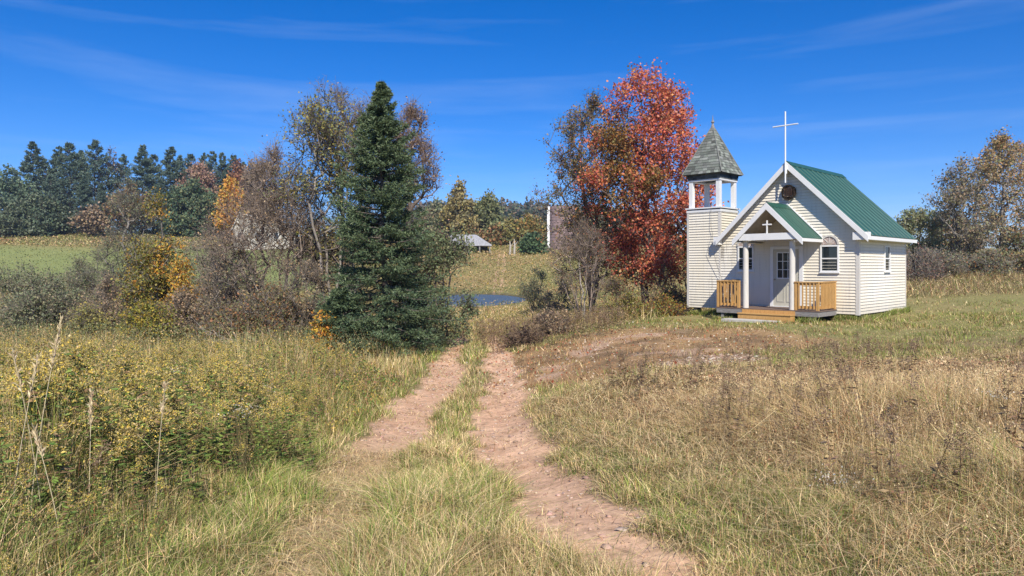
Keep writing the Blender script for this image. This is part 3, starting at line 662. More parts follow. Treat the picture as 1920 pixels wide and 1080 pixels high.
def tree_meshes(name, H, R, seed, pal, w=None, cb=.25, shape=ovoid, n=420, stems=1, stem_r=.018, leaves=22, ls=.075, asp=.7, twigs=4, tl=.4, tw=.006,
                bark=(.16, .13, .11), barktw=None, lumps=22, spread=.22, leafspread=.13, lean=(0, 0), palfn=None, splay=.25, upw=1.0, trans_leaf=M_LEAF, subtw=0, trunk_top=.8):
    r = np.random.default_rng(seed)
    T = crown_points(n, H, R, cb, shape, r, lumps, spread, lean)
    ST = []
    for s in range(stems):
        a = 2 * math.pi * (s + r.random() * .6) / stems; o = (0 if stems == 1 else .05 + .02 * stems) * r.uniform(.4, 1)
        tp = H * (trunk_top if stems == 1 else r.uniform(.35, .7)); k = 7; pts = []; sp = 0 if stems == 1 else splay * R * r.uniform(.4, 1.2)
        for i in range(k):
            f = i / (k - 1); z = tp * f
            pts.append((o * math.cos(a) + sp * f ** 1.3 * math.cos(a) + lean[0] * z + r.normal() * .007 * H * (f > 0), o * math.sin(a) + sp * f ** 1.3 * math.sin(a) + lean[1] * z + r.normal() * .007 * H * (f > 0), z - .15 * (i == 0)))
        ST.append(pts)
    A, par, ends = grow(T, ST, upw)
    cnt = np.zeros(len(A)); cnt[ends] = 1
    for i in range(len(A) - 1, -1, -1):
        if par[i] >= 0: cnt[par[i]] += cnt[i]
    cnt = np.maximum(cnt, 1); tipr = max(tw * 1.3, .004)
    R0 = H * stem_r; ex = math.log(max(R0 / tipr, 1.5)) / math.log(max(cnt.max(), 3)); rad_ = tipr * cnt ** ex
    tr = Acc(); e = np.where(par >= 0)[0]; pe = par[e]
    big = rad_[e] > tipr * 3.0
    bc = np.array(bark); btw = np.array(barktw if barktw else bark)
    for msk, ns_, cc in ((big, 7, bc), (~big, 4, btw)):
        if msk.any():
            ee = e[msk]; rp_ = np.minimum(rad_[par[ee]], rad_[ee] * 1.6)
            tr.add(*tubes(A[par[ee]], A[ee], rp_, rad_[ee], ns_, cc[None] * r.uniform(.8, 1.2, (len(ee), 1))))
    # twigs
    cr = Acc(); tips = A[ends]; ctr = np.array([lean[0] * H * .5, lean[1] * H * .5, H * (cb + .35 * (1 - cb))])
    tw_p = np.repeat(tips, twigs, axis=0) + r.normal(size=(len(tips) * twigs, 3)) * .03
    out = tw_p - ctr; out /= np.linalg.norm(out, axis=1, keepdims=True)
    dirs = out * .7 + r.normal(size=out.shape) * .6 + C3(0, 0, .35); dirs /= np.linalg.norm(dirs, axis=1, keepdims=True)
    lens = tl * r.uniform(.4, 1.2, len(tw_p)); tw_e = tw_p + dirs * lens[:, None]
    cr.add(*tubes(tw_p, tw_e, np.full(len(tw_p), tw), np.full(len(tw_p), tw * .45), 3, btw[None] * r.uniform(.75, 1.3, (len(tw_p), 1))))
    if subtw:
        k = r.integers(0, len(tw_p), len(tw_p) * subtw); f = r.uniform(.2, .95, len(k))[:, None]; b0 = tw_p[k] * (1 - f) + tw_e[k] * f
        d2 = dirs[k] * .7 + r.normal(size=(len(k), 3)) * .65; d2 /= np.linalg.norm(d2, axis=1, keepdims=True)
        e2 = b0 + d2 * (tl * .5 * r.uniform(.3, 1.2, len(k)))[:, None]
        cr.add(*tubes(b0, e2, np.full(len(k), tw * .65), np.full(len(k), tw * .3), 3, btw[None] * r.uniform(.75, 1.3, (len(k), 1))))
    nl = int(len(tips) * leaves)
    if nl:
        k = r.integers(0, len(tw_p), nl); f = r.uniform(.05, 1.1, nl)[:, None]
        # uneven leafing: some twigs keep more leaves
        P = tw_p[k] * (1 - f) + tw_e[k] * f + r.normal(size=(nl, 3)) * leafspread
        C = pick(pal, nl, r, w) if palfn is None else palfn(P, r)
        cr.add(*kites(P, ls * r.uniform(.6, 1.35, nl), asp, C, r, .5))
    return tr.mesh(name + '_trunk', M_BARK), cr.mesh(name + '_crown', trans_leaf)
def put_tree(name, label, cat, pos, meshes, group=None, rz=0.0, sc_=1.0, s3=None, cn='crown'):
    e = empty(name, pos, rz); e.scale = s3 if s3 else (sc_,) * 3; tag(e, label, cat, group)
    link(meshes[0], 'trunk', e); link(meshes[1], cn, e); return e
def tree(name, label, px, d, ytop, hw_px, cat='tree', group=None, cn='crown', sink=0.0, **kw):
    p = G(px, d); H = (HOR - ytop) * d / F + EYE - p.z; R = hw_px * d / F
    return put_tree(name, label, cat, p, tree_meshes(name, H, R, **kw), group, cn=cn)
RED = [(.60, .15, .09), (.68, .21, .10), (.50, .13, .10), (.70, .29, .12), (.58, .24, .17), (.62, .38, .17)]
def maplepal(P, r):
    C = pick(RED, len(P), r, [5, 4, 3, 3, 2, .6]); m = (fbm(P[:, 0] * 1.0, P[:, 2], 1.6, 2) + P[:, 0] * -.05)
    o = pick([(.30, .16, .05), (.22, .17, .06), (.38, .17, .05)], len(P), r); k = (m + r.normal(size=len(P)) * .08) > .67
    C[k] = o[k]; return C
OLIVE = [(.20, .19, .08), (.29, .23, .09), (.34, .20, .09), (.15, .16, .07), (.36, .17, .08)]
GREYG = [(.21, .24, .13), (.27, .28, .16), (.31, .27, .16), (.16, .19, .11)]
BROWN = [(.31, .23, .16), (.38, .28, .17), (.26, .21, .15), (.44, .30, .17)]
GOLD = [(.62, .40, .06), (.52, .30, .07), (.38, .33, .08), (.26, .27, .08), (.62, .27, .06)]
BARKG = (.30, .27, .24); BARKD = (.14, .115, .10)

# big maple and its brown neighbour
tree('red_maple', 'tall red maple in full scarlet leaf directly behind the bell tower', 1212, 35, 138, 112, seed=3, pal=RED, palfn=maplepal, cb=.15, shape=lambda f: math.sin(math.pi * min(.98, f ** .85 * .88 + .08)) ** .75, n=900,
     stem_r=.016, leaves=40, ls=.135, twigs=5, tl=.55, bark=BARKD, lumps=95, spread=.13, leafspread=.17)
tree('tree', 'brown and olive half bare tree leaning out left of the red maple', 1112, 39, 185, 92, seed=8, pal=OLIVE, cb=.22, shape=broad, n=560, stems=3, stem_r=.012,
     leaves=30, ls=.11, twigs=6, tl=.6, bark=BARKD, lumps=40, spread=.16, subtw=2, leafspread=.12)
tree('shrub', 'leafless grey shrub of many thin upright stems below the brown tree', 1095, 29, 420, 58, cat='shrub', seed=21, pal=OLIVE, cb=.35, shape=broad, n=220, stems=12, stem_r=.007,
     leaves=6, ls=.06, twigs=6, tl=.4, tw=.006, bark=(.34, .30, .26), barktw=(.28, .22, .18), subtw=2, splay=.6)
# spruce group left of the path
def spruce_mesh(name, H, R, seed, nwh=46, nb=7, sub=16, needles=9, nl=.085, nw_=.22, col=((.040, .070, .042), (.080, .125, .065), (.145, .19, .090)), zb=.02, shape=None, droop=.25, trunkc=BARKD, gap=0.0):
    r = np.random.default_rng(seed); tr = Acc(); cr = Acc()
    k = 10; zz = np.linspace(0, H * .99, k); tp = np.stack([r.normal(size=k) * .006 * H, r.normal(size=k) * .006 * H, zz], -1); tp[0, :2] = 0
    tr.add(*tubes(tp[:-1], tp[1:], H * .014 * (1 - zz[:-1] / H) + .01, H * .014 * (1 - zz[1:] / H) + .008, 8, np.array(trunkc)))
    B0 = []; D = []; LN = []; ZF = []
    for i in range(nwh):
        f = (i + r.random() * .7) / nwh; f = zb + (1 - zb) * f ** .95
        prof = min((1 - f) ** .66, 1.5 * (1 - f) ** 1.0) * (1 - .25 * max(0, .12 - f) / .12) if shape is None else shape(f)
        for j in range(max(3, int(nb * (1 if f < .85 else .7)))):
            if r.random() < gap: continue
            a = r.uniform(0, 2 * math.pi); ln = R * prof * (r.uniform(.5, 1.12) + (.3 if r.random() < .05 else 0)) * (1.0 + .13 * math.sin(a * 3 + i * .13) + .13 * math.sin(a * 2 + f * 11)) + .03 * R
            B0.append((0, 0, H * f)); D.append((math.cos(a), math.sin(a))); LN.append(ln); ZF.append(f)
    B0 = np.array(B0); D = np.array(D); LN = np.array(LN); ZF = np.array(ZF); nbm = len(LN)
    up = (ZF - .35) * .9                                     # upper branches rise, low ones sag
    def bp(s):                                               # s (nb,) 0..1 along branch
        z = LN * s * up * .8 - LN * droop * s ** 1.3 * (1 - ZF) + LN * .20 * s ** 3
        return B0 + np.stack([D[:, 0] * LN * s, D[:, 1] * LN * s, z], -1)
    S = np.linspace(0, 1, 6); pts = [bp(np.full(nbm, s)) for s in S]
    for q in range(5): tr.add(*tubes(pts[q], pts[q + 1], H * .0035 * (1.1 - S[q]) * np.ones(nbm), H * .0035 * (1.1 - S[q + 1]) * np.ones(nbm), 4, np.array(trunkc)))
    # branchlets
    kk = np.repeat(np.arange(nbm), sub); s = 1 - r.random(len(kk)) ** 1.5 * .85
    z = LN[kk] * s * up[kk] * .8 - LN[kk] * droop * s ** 1.3 * (1 - ZF[kk]) + LN[kk] * .20 * s ** 3
    P = B0[kk] + np.stack([D[kk, 0] * LN[kk] * s, D[kk, 1] * LN[kk] * s, z], -1)
    side = r.choice([-1, 1], len(kk)) * r.uniform(.3, 1.1, len(kk)); dr = np.stack([D[kk, 0] * .8 - D[kk, 1] * side, D[kk, 1] * .8 + D[kk, 0] * side, r.normal(size=len(kk)) * .18 - .12 + .25 * s], -1)
    dr /= np.linalg.norm(dr, axis=1, keepdims=True); bl = (LN[kk] * .38 * (1.15 - s) + LN[kk] * .10 + R * .018) * r.uniform(.6, 1.2, len(kk))
    # needle sprays
    m = np.repeat(np.arange(len(kk)), needles); t_ = r.random(len(m)); Q = P[m] + dr[m] * (bl[m] * t_)[:, None] + r.normal(size=(len(m), 3)) * nl * .18
    ax = dr[m] * .9 + r.normal(size=(len(m), 3)) * .55; ax /= np.linalg.norm(ax, axis=1, keepdims=True)
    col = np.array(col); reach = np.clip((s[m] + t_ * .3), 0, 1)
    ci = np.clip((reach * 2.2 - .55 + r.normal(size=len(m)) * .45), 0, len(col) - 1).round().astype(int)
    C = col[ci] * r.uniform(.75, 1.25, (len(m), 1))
    cr.add(*kites(Q, nl * r.uniform(.6, 1.3, len(m)), nw_, C, r, .4, ax))
    return tr.mesh(name + '_trunk', M_BARK), cr.mesh(name + '_crown', M_NEEDLE)
def spruce(label, px, d, ytop, hw, group=None, nm='spruce_tree', **kw):
    p = G(px, d); H = (HOR - ytop) * d / F + EYE - p.z
    return put_tree(nm, label, 'spruce', p, spruce_mesh(nm, H, hw * d / F, **kw), group)
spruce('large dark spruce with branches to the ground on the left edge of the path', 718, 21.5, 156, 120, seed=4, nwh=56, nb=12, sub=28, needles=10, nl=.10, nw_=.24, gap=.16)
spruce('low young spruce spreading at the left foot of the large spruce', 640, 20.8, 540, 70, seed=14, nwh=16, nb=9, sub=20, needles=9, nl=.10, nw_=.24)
tree('tree', 'slender tree with grey stems and few yellow green leaves left of the large spruce', 625, 24, 185, 92, seed=5, pal=[(.30, .27, .09), (.22, .25, .10), (.17, .19, .09), (.38, .30, .08)], cb=.42, shape=broad,
     n=460, stems=6, stem_r=.0055, leaves=15, ls=.085, twigs=4, tl=.5, tw=.006, bark=(.26, .23, .20), barktw=(.17, .14, .12), subtw=1, splay=.8)
tree('tree', 'bare grey brown tree standing between the grey stems and the large spruce', 655, 26, 178, 75, seed=26, pal=BROWN, cb=.2, shape=broad,
     n=420, stems=4, stem_r=.008, leaves=7, ls=.07, twigs=6, tl=.55, tw=.007, bark=BARKG, barktw=(.27, .22, .19), subtw=3)
tree('tree', 'bare brown twiggy tree rising just behind the right side of the large spruce', 772, 25, 205, 58, seed=6, pal=BROWN, cb=.15, shape=lambda f: (1 - f) ** .5 * (.6 + .4 * min(1, f * 3)),
     n=420, stems=3, stem_r=.012, leaves=12, ls=.08, twigs=6, tl=.5, tw=.007, bark=BARKD, barktw=(.27, .19, .15), subtw=3)
tree('tree', 'leafless reddish brown tree with a dense haze of twigs left of the grey stems', 515, 25, 290, 105, seed=7, pal=BROWN, cb=.18, shape=broad,
     n=620, stems=6, stem_r=.009, leaves=9, ls=.07, twigs=6, tl=.6, tw=.007, bark=BARKD, barktw=(.31, .245, .20), subtw=3, splay=.6)
tree('shrub', 'leafy grey green shrub filling the gap right of the large spruce', 830, 24, 440, 55, cat='shrub', seed=9, pal=[(.15, .20, .10), (.20, .24, .12), (.25, .25, .13)], cb=.06, shape=broad, n=260, stems=7, stem_r=.01,
     leaves=30, ls=.085, twigs=5, tl=.35, bark=BARKD, subtw=1)
# small orange-green tree and shrubs at left
def small_pal(P, r):
    C = pick([(.30, .25, .05), (.20, .20, .05), (.15, .16, .05), (.36, .22, .05)], len(P), r)
    o = pick(GOLD, len(P), r, [3, 2, 2, 1, 2]); m = fbm(P[:, 0] + P[:, 1], P[:, 2], .9, 3) + .12 * (P[:, 0] > .3) - .12; k = m + r.normal(size=len(P)) * .06 > .58; C[k] = o[k]; return C
tree('small_tree', 'small tree with mixed green, yellow and orange leaves standing in the left thicket', 292, 26, 375, 46, seed=10, pal=GOLD, palfn=small_pal, cb=.12, shape=egg, n=340, stems=4, stem_r=.012,
     leaves=32, ls=.085, twigs=4, tl=.35, bark=BARKG, subtw=1, leafspread=.12)
tree('small_tree', 'yellow orange sapling at the right foot of the mixed colour small tree', 340, 25, 492, 26, seed=15, pal=GOLD, w=[4, 2, 1, 1, 2], cb=.2, shape=egg, n=90, stems=3, stem_r=.012, leaves=34, ls=.08, twigs=3, tl=.25, bark=BARKG)
tree('small_tree', 'thin grey nearly bare tree just behind the mixed colour small tree', 240, 30, 345, 62, seed=11, pal=GREYG, cb=.3, shape=egg, n=300, stems=4, stem_r=.01,
     leaves=9, ls=.07, twigs=5, tl=.5, bark=(.24, .22, .19), barktw=(.20, .18, .145), subtw=3, tw=.006)
SHL = [ # px, d, ytop, hw, palette, leaves, label
 (40, 30, 505, 75, GREYG, 24, 'dull green bush at the far left edge of the thicket'),
 (150, 31, 492, 70, GREYG, 14, 'grey twiggy bush behind the far left dull green bush'),
 (105, 26, 540, 60, GREYG, 22, 'low grey green bush in front of the grey twiggy bush'),
 (200, 26, 528, 48, BROWN, 10, 'low brown bush left of the mixed colour small tree'),
 (160, 24, 590, 26, [(.45, .38, .10), (.30, .28, .10), (.26, .25, .10)], 12, 'small yellow leaved bush low in the left thicket'),
 (400, 28, 455, 62, GREYG, 8, 'tall grey twiggy bush right of the yellow orange sapling'),
 (450, 24.5, 470, 72, BROWN, 6, 'wide bare brown bush in front of the reddish brown tree'),
 (345, 24, 560, 60, BROWN, 14, 'dense dark brown leaved bush low between small tree and bare bush'),
 (500, 23, 540, 60, OLIVE, 10, 'sprawling half bare bush left of the young spruce'),
 (565, 23.5, 500, 46, BROWN, 5, 'bare twiggy bush against the left side of the young spruce'),
 (280, 23, 580, 40, [(.30, .28, .05), (.20, .22, .05), (.42, .30, .05)], 26, 'bright yellow green bush at the foot of the mixed colour small tree'),
 (420, 22.5, 590, 60, OLIVE, 12, 'low tangled olive bush in front of the wide bare brown bush'),
]
for i, (px, d, yt, hw, pal, lv, lab) in enumerate(SHL):
    tree('shrub', lab, px, d, yt, hw, cat='bush', group='shrubs of the left thicket', seed=40 + i, pal=pal, cb=.05, shape=broad, n=260, stems=8, stem_r=.008, leaves=lv * 1.9, ls=.075,
         twigs=6, tl=.38, tw=.006, bark=BARKG, barktw=(.28, .24, .20), subtw=2, splay=.7, lumps=16)
tree('small_tree', 'tiny sapling of orange and yellow leaves at the left foot of the large spruce', 606, 20.2, 604, 12, seed=33, pal=GOLD, w=[4, 1, 1, 0, 3], cb=.1, shape=egg, n=60, stems=3, stem_r=.008, leaves=26, ls=.085, twigs=3, tl=.2, bark=BARKG)
# low weeds shrubs belt near maple, pond, right slope
SH2 = [
 (1000, 48, 508, 30, GREYG, 26, 'rounded green bush at the right end of the pond'),
 (1052, 44, 528, 30, BROWN, 12, 'brown thorny bush right of the rounded green pond bush'),
 (1150, 33, 520, 42, OLIVE, 8, 'bare tangled bush under the brown and olive tree'),
 (1245, 32, 505, 45, OLIVE, 12, 'dusky twiggy bush between red maple trunk and chapel'),
 (1285, 34, 470, 30, OLIVE, 14, 'olive bush behind the left edge of the chapel tower'),
 (1180, 29, 560, 55, [(.28, .26, .06), (.2, .2, .05), (.25, .14, .05)], 22, 'low yellow green bush on the bank in front of the maple trunk'),
 (1245, 28.5, 565, 35, [(.30, .26, .05), (.22, .2, .05), (.3, .12, .04)], 20, 'low yellow and rust bush beside the chapel corner block'),
 (985, 22.5, 625, 28, [(.12, .08, .06), (.18, .12, .08)], 14, 'dark brown weed clump at the right edge where the path ends'),
 (1040, 24.2, 590, 34, BROWN, 14, 'brown weedy bush on the bank above the path end'),
]
for i, (px, d, yt, hw, pal, lv, lab) in enumerate(SH2):
    tree('shrub', lab, px, d, yt, hw, cat='bush', group='bushes between path end and chapel', seed=60 + i, pal=pal, cb=.05, shape=broad, n=150, stems=7, stem_r=.012, leaves=lv, ls=.08,
         twigs=5, tl=.3, tw=.006, bark=BARKD, barktw=(.17, .13, .11), subtw=1, splay=.7, lumps=14)
# right treeline
ORNG = [(.42, .30, .14), (.48, .28, .14), (.34, .29, .14), (.52, .34, .17), (.28, .28, .14)]
RT = [
 ('tree', 'sparse leafed tree with visible grey limbs near the right edge', 1800, 44, 308, 50, dict(seed=80, pal=[(.28, .25, .14), (.36, .25, .16), (.24, .23, .12)], cb=.2, shape=egg, n=320, leaves=17, ls=.14, stems=2, subtw=1)),
 ('tree', 'tall russet and olive tree cut by the right edge', 1876, 46, 256, 75, dict(seed=81, pal=ORNG, cb=.18, shape=egg, n=400, leaves=26, ls=.15, stems=2, lumps=30, spread=.17)),
 ('tree', 'orange brown tree at the far right edge behind the russet tree', 1955, 50, 262, 80, dict(seed=82, pal=ORNG, w=[3, 4, 1, 4, 1], cb=.15, shape=egg, n=380, leaves=26, ls=.15)),
 ('tree', 'grey green rounded tree just right of the green roof', 1722, 52, 400, 45, dict(seed=83, pal=[(.24, .28, .15), (.30, .32, .17), (.34, .31, .17)], cb=.08, shape=broad, n=260, leaves=28, ls=.17, stems=3)),
 ('tree', 'olive green tree between the roof and the sparse leafed tree', 1775, 55, 405, 42, dict(seed=84, pal=OLIVE + GREYG, cb=.08, shape=broad, n=260, leaves=34, ls=.17, stems=3)),
 ('tree', 'short dark leafed tree below the russet tree crown', 1905, 42, 445, 50, dict(seed=85, pal=OLIVE + GREYG, cb=.05, shape=broad, n=200, leaves=24, ls=.13, stems=5)),
 ('shrub', 'leafless grey bush at the tree line below the sparse leafed tree', 1800, 43, 482, 46, dict(seed=86, pal=GREYG + BROWN, cb=.05, shape=broad, n=200, leaves=18, ls=.11, stems=8, subtw=1)),
 ('shrub', 'purplish brown bush just right of the chapel rear corner', 1725, 40, 474, 30, dict(seed=87, pal=[(.24, .13, .11), (.3, .2, .13), (.22, .2, .12)], cb=.05, shape=broad, n=200, leaves=16, ls=.09, stems=7, subtw=1)),
 ('shrub', 'grey twiggy bush under the russet tree', 1855, 41, 480, 40, dict(seed=88, pal=OLIVE + GREYG, cb=.05, shape=broad, n=180, leaves=18, ls=.11, stems=8, subtw=1)),
 ('shrub', 'drooping brown bush right of the purplish bush', 1760, 41, 482, 28, dict(seed=89, pal=GREYG + BROWN, cb=.05, shape=broad, n=180, leaves=18, ls=.11, stems=7, subtw=2)),
]
for nm, lab, px, d, yt, hw, kw in RT:
    tree(nm, lab, px, d, yt, hw, cat='tree' if nm == 'tree' else 'bush', group='trees and bushes along the right field edge', twigs=5, tl=.6, tw=.009, bark=(.19, .17, .15), barktw=(.34, .31, .27), stem_r=.013, **kw)

# distant ridge conifers: four grown forms, copied
SPV = [spruce_mesh('ridge_spruce', 20, R_, 100 + i, nwh=34, nb=7, sub=9, needles=9, nl=.46, nw_=.32, col=((.075, .12, .10), (.10, .155, .12), (.14, .19, .13)), shape=(lambda f: (1 - f) ** .84 * min(1, .45 + f * 3.0) * 1.6), gap=.06, zb=.05) for i, R_ in enumerate((4.6, 3.9, 5.2, 3.4))]
RIDGE = [ # px, d, ytop, width scale, label
 (28, 196, 318, .8, 'short spruce at the left end of the ridge row'), (62, 190, 268, 1.15, 'broad tall spruce second from the left on the ridge'), (84, 200, 300, .8, 'half hidden spruce right of the broad left ridge spruce'),
 (110, 192, 276, .9, 'spruce left of the twin topped ridge spruce'), (130, 188, 268, 1.0, 'tall full spruce in the left ridge cluster'), (152, 198, 284, .8, 'narrow spruce between two tall ones of the left ridge cluster'),
 (178, 190, 265, .95, 'tallest spruce at the right end of the left ridge cluster'), (158, 182, 330, 1.0, 'lower spruce in front of the left ridge cluster'), (95, 181, 330, 1.1, 'lower wide spruce in front under the left ridge cluster'), (190, 181, 345, .9, 'lower right spruce in front of the left ridge cluster'),
 (231, 195, 291, .55, 'thin lone spruce right of the bare ridge tree'), (267, 188, 273, 1.05, 'large spruce at the left of the middle ridge group'), (288, 197, 290, .7, 'narrow spruce behind the large middle ridge spruce'),
 (320, 188, 277, 1.05, 'large spruce at the right of the middle ridge group'), (300, 182, 345, 1.0, 'low spruce in front of the middle ridge group'), (337, 200, 292, .8, 'short topped spruce right of the middle ridge group'),
 (357, 204, 289, .7, 'first of the row of equal spruces on the right ridge'), (381, 206, 288, .55, 'thin second spruce of the right ridge row'), (398, 202, 286, .7, 'third spruce of the right ridge row'),
 (416, 200, 287, .75, 'fourth spruce of the right ridge row'), (438, 204, 291, .75, 'fifth spruce of the right ridge row beside the near trees'), (455, 196, 305, .8, 'dark spruce at the right end of the ridge row'), (470, 190, 330, .8, 'lower dark spruce at the right end of the ridge')]
for i, (px, d, yt, ws, lab) in enumerate(RIDGE):
    p = G(px, d); H = (HOR - yt) * d / F + EYE - p.z; s = H / 20.
    put_tree('spruce_tree', lab, 'spruce', p, SPV[i % 4], 'spruces on the far left ridge', rz=i * 1.7, s3=(s * ws ** .6, s * ws ** .6, s))
FAR = [
 (15, 178, 322, 42, [(.13, .19, .12), (.18, .24, .15)], 'large grey green tree at the left edge below the ridge spruces', 30, 0),
 (60, 172, 372, 30, [(.14, .18, .11), (.18, .21, .13)], 'smaller grey green tree in front of the ridge at left', 30, 0),
 (5, 170, 385, 35, [(.13, .17, .11), (.17, .20, .12)], 'low rounded green tree at the far left field edge', 28, 0),
 (95, 174, 378, 32, [(.10, .14, .09), (.14, .17, .10)], 'low dark green tree under the left ridge cluster', 28, 0),
 (205, 194, 284, 22, [(.25, .20, .17)], 'bare pale grey tree showing sky between ridge spruces', 3, 3),
 (245, 176, 352, 38, BROWN + OLIVE, 'brown bare tree below the middle ridge group', 12, 2),
 (175, 172, 395, 26, BROWN, 'low brown thicket tree at the field edge under the ridge', 10, 2),
 (370, 186, 312, 34, [(.50, .30, .22), (.42, .27, .19), (.34, .24, .16)], 'rounded pinkish brown maple on the ridge slope', 34, 0),
 (365, 176, 346, 40, [(.09, .15, .085), (.13, .18, .10), (.20, .22, .10)], 'wide dark green pine at the field edge', 40, 0),
 (330, 178, 360, 24, [(.08, .13, .08), (.12, .16, .09)], 'smaller dark pine left of the wide pine', 36, 0),
 (432, 172, 343, 22, [(.75, .40, .08), (.65, .30, .06), (.55, .42, .08)], 'bright orange tree right of the wide dark pine', 40, 0),
 (450, 188, 308, 28, [(.32, .15, .08), (.25, .13, .08)], 'rusty tree near the right end of the ridge row', 30, 0),
 (490, 180, 310, 30, BROWN, 'brown leafed tree half hidden behind the reddish brown tree', 24, 1),
 (862, 165, 350, 27, [(.34, .27, .12), (.42, .34, .12), (.26, .23, .12)], 'tall golden brown tree behind the grey roofed pavilion', 34, 1),
 (916, 168, 371, 27, [(.20, .22, .10), (.27, .27, .12), (.17, .19, .09)], 'rounded olive green tree right of the golden brown one', 36, 0),
 (820, 170, 385, 25, GREYG, 'dull green tree between large spruce and golden brown tree', 30, 0),
 (960, 160, 420, 22, [(.26, .25, .09), (.34, .28, .09), (.19, .18, .09)], 'low yellowish tree in the middle distance behind the two dead trunks', 30, 1),
 (990, 158, 412, 20, [(.34, .27, .09), (.25, .25, .09), (.42, .24, .08)], 'low gold and green tree left of the silo', 30, 1),
 (1015, 165, 420, 20, [(.15, .17, .09), (.21, .18, .11)], 'low dark tree touching the left side of the silo', 28, 1),
 (1000, 140, 455, 13, [(.10, .16, .07), (.13, .19, .09)], 'small round green bush on the meadow before the silo', 40, 0),
 (935, 158, 435, 18, OLIVE, 'low olive tree right of the pavilion', 26, 1),
 (895, 152, 447, 12, OLIVE, 'small bush behind the right end of the pavilion roof', 26, 0),
 (1075, 168, 395, 26, OLIVE, 'brown tree behind the silo', 26, 1),
 (1110, 160, 410, 26, BROWN + GREYG, 'dull tree right of the silo seen through the brown branches', 26, 1),
]
for i, (px, d, yt, hw, pal, lab, lv, st_) in enumerate(FAR):
    tree('tree', lab, px, d, yt, hw, seed=200 + i, group='far trees beyond the meadow', pal=pal, cb=.08 if lv > 20 else .25, shape=egg if hw < 30 else broad, n=200, leaves=lv, ls=.62, asp=.75, twigs=4, tl=1.4, tw=.035,
         stem_r=.018, bark=(.15, .13, .11), lumps=20, spread=.2, leafspread=.5, subtw=st_, cat='tree')
# far wooded hill as one mass
r = np.random.default_rng(77); fa = Acc()
nT = 900; tpx = r.uniform(760, 1260, nT); td = r.uniform(230, 520, nT); ok = td > 0
for px, d in zip(tpx, td):
    x = (px - 960) / F * d; z0 = float(gz(x, d)); H = r.uniform(6, 12) * (1.15 if r.random() < .2 else 1); con = r.random() < .4; n = 46
    f = r.random(n); w = (1 - f) * .28 * H if con else np.sqrt(np.maximum(0, 1 - (2 * f - 1) ** 2)) * .36 * H
    a = r.uniform(0, 6.28, n); q = w * np.sqrt(r.random(n)); P = np.stack([x + q * np.cos(a), d + q * np.sin(a), z0 + H * (.1 + .9 * f)], -1)
    base = [(.06, .09, .075), (.08, .11, .085)] if con else [[(.20, .17, .13), (.16, .15, .12)], [(.16, .18, .11), (.13, .15, .10)], [(.30, .20, .12), (.22, .17, .12)]][r.integers(0, 3)]
    fa.add(*kites(P, r.uniform(1.0, 2.2, n), .8, pick(base, n, r), r, .3))
tag(link(fa.mesh('distant_forest', M_LEAF), 'distant_forest'), 'autumn woods covering the far hill on the horizon', 'forest', kind='stuff')

# ---------------------------------------------------------------- far buildings
def sidingbox(mb, x0, x1, y0, y1, z0, z1): mb.box(x0, x1, y0, y1, z0, z1)
# hip roofed pavilion
p = G(878, 142); PV = empty('pavilion', p, math.radians(8)); tag(PV, 'low open pavilion with grey weathered hip roof far beyond the pond', 'pavilion')
zt = (HOR - 460) * 142 / F + EYE - p.z; zr = (HOR - 440) * 142 / F + EYE - p.z
m = MB(); a, b_ = 5.0, 3.2
m.add([(-a, -b_, zt), (a - .6, -b_, zt), (a - .6, b_, zt), (-a, b_, zt), (-3.4, 0, zr), (1.6, 0, zr), (-a, -b_, zt - .18), (a - .6, -b_, zt - .18), (a - .6, b_, zt - .18), (-a, b_, zt - .18)],
      [(0, 1, 5, 4), (1, 2, 5), (2, 3, 4, 5), (3, 0, 4), (0, 6, 7, 1), (1, 7, 8, 2), (2, 8, 9, 3), (3, 9, 6, 0), (6, 9, 8, 7)])
for k in range(1, 9):
    f = k / 9; m.tube((-a + 1.6 * f, -b_ * (1 - f) - .02, zt + (zr - zt) * f + .01), (a - .6 - 2.8 * f, -b_ * (1 - f) - .02, zt + (zr - zt) * f + .01), .03, .03, 4)
m.build('roof', simple('silvery_old_shingles', (.42, .42, .44), .7, .3, nscale=1.5, namt=.22, stretch=(3, 1, 1)), PV)
for x in (-4.6, -2.4, -.2, 2.0, 4.0):
    for y in (-2.9, 2.9):
        m = MB(); m.box(x - .12, x + .12, y - .12, y + .12, -.3, zt - .17); m.build('post', M_GREYWOOD, PV)
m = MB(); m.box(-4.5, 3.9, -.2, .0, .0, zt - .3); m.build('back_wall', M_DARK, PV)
# silo
p = G(1054, 150); SI = empty('silo', p); tag(SI, 'tall pinkish grey block silo with a white chute on its left side', 'silo')
Hs = (HOR - 388) * 150 / F + EYE - p.z; Rs = 2.75; m = MB(); nseg = 40; rows = 16; rr = random.Random(8)
for k in range(rows):
    z0, z1 = -.5 + (Hs + .5) * k / rows, -.5 + (Hs + .5) * (k + 1) / rows
    for i in range(nseg):
        a0, a1 = 2 * math.pi * i / nseg, 2 * math.pi * (i + 1) / nseg; v = rr.uniform(.7, 1.2); c = (.30 * v, .215 * v, .205 * v); rg = Rs - .0
        m.add([(rg * math.cos(a0), rg * math.sin(a0), z0 + .06), (rg * math.cos(a1), rg * math.sin(a1), z0 + .06), (rg * math.cos(a1), rg * math.sin(a1), z1), (rg * math.cos(a0), rg * math.sin(a0), z1)], [(0, 1, 2, 3)], c)
m.tube((0, 0, -.5), (0, 0, Hs - .02), Rs - .03, Rs - .03, 40, c=(.20, .15, .14)); m.build('silo_wall', M_STONE, SI)
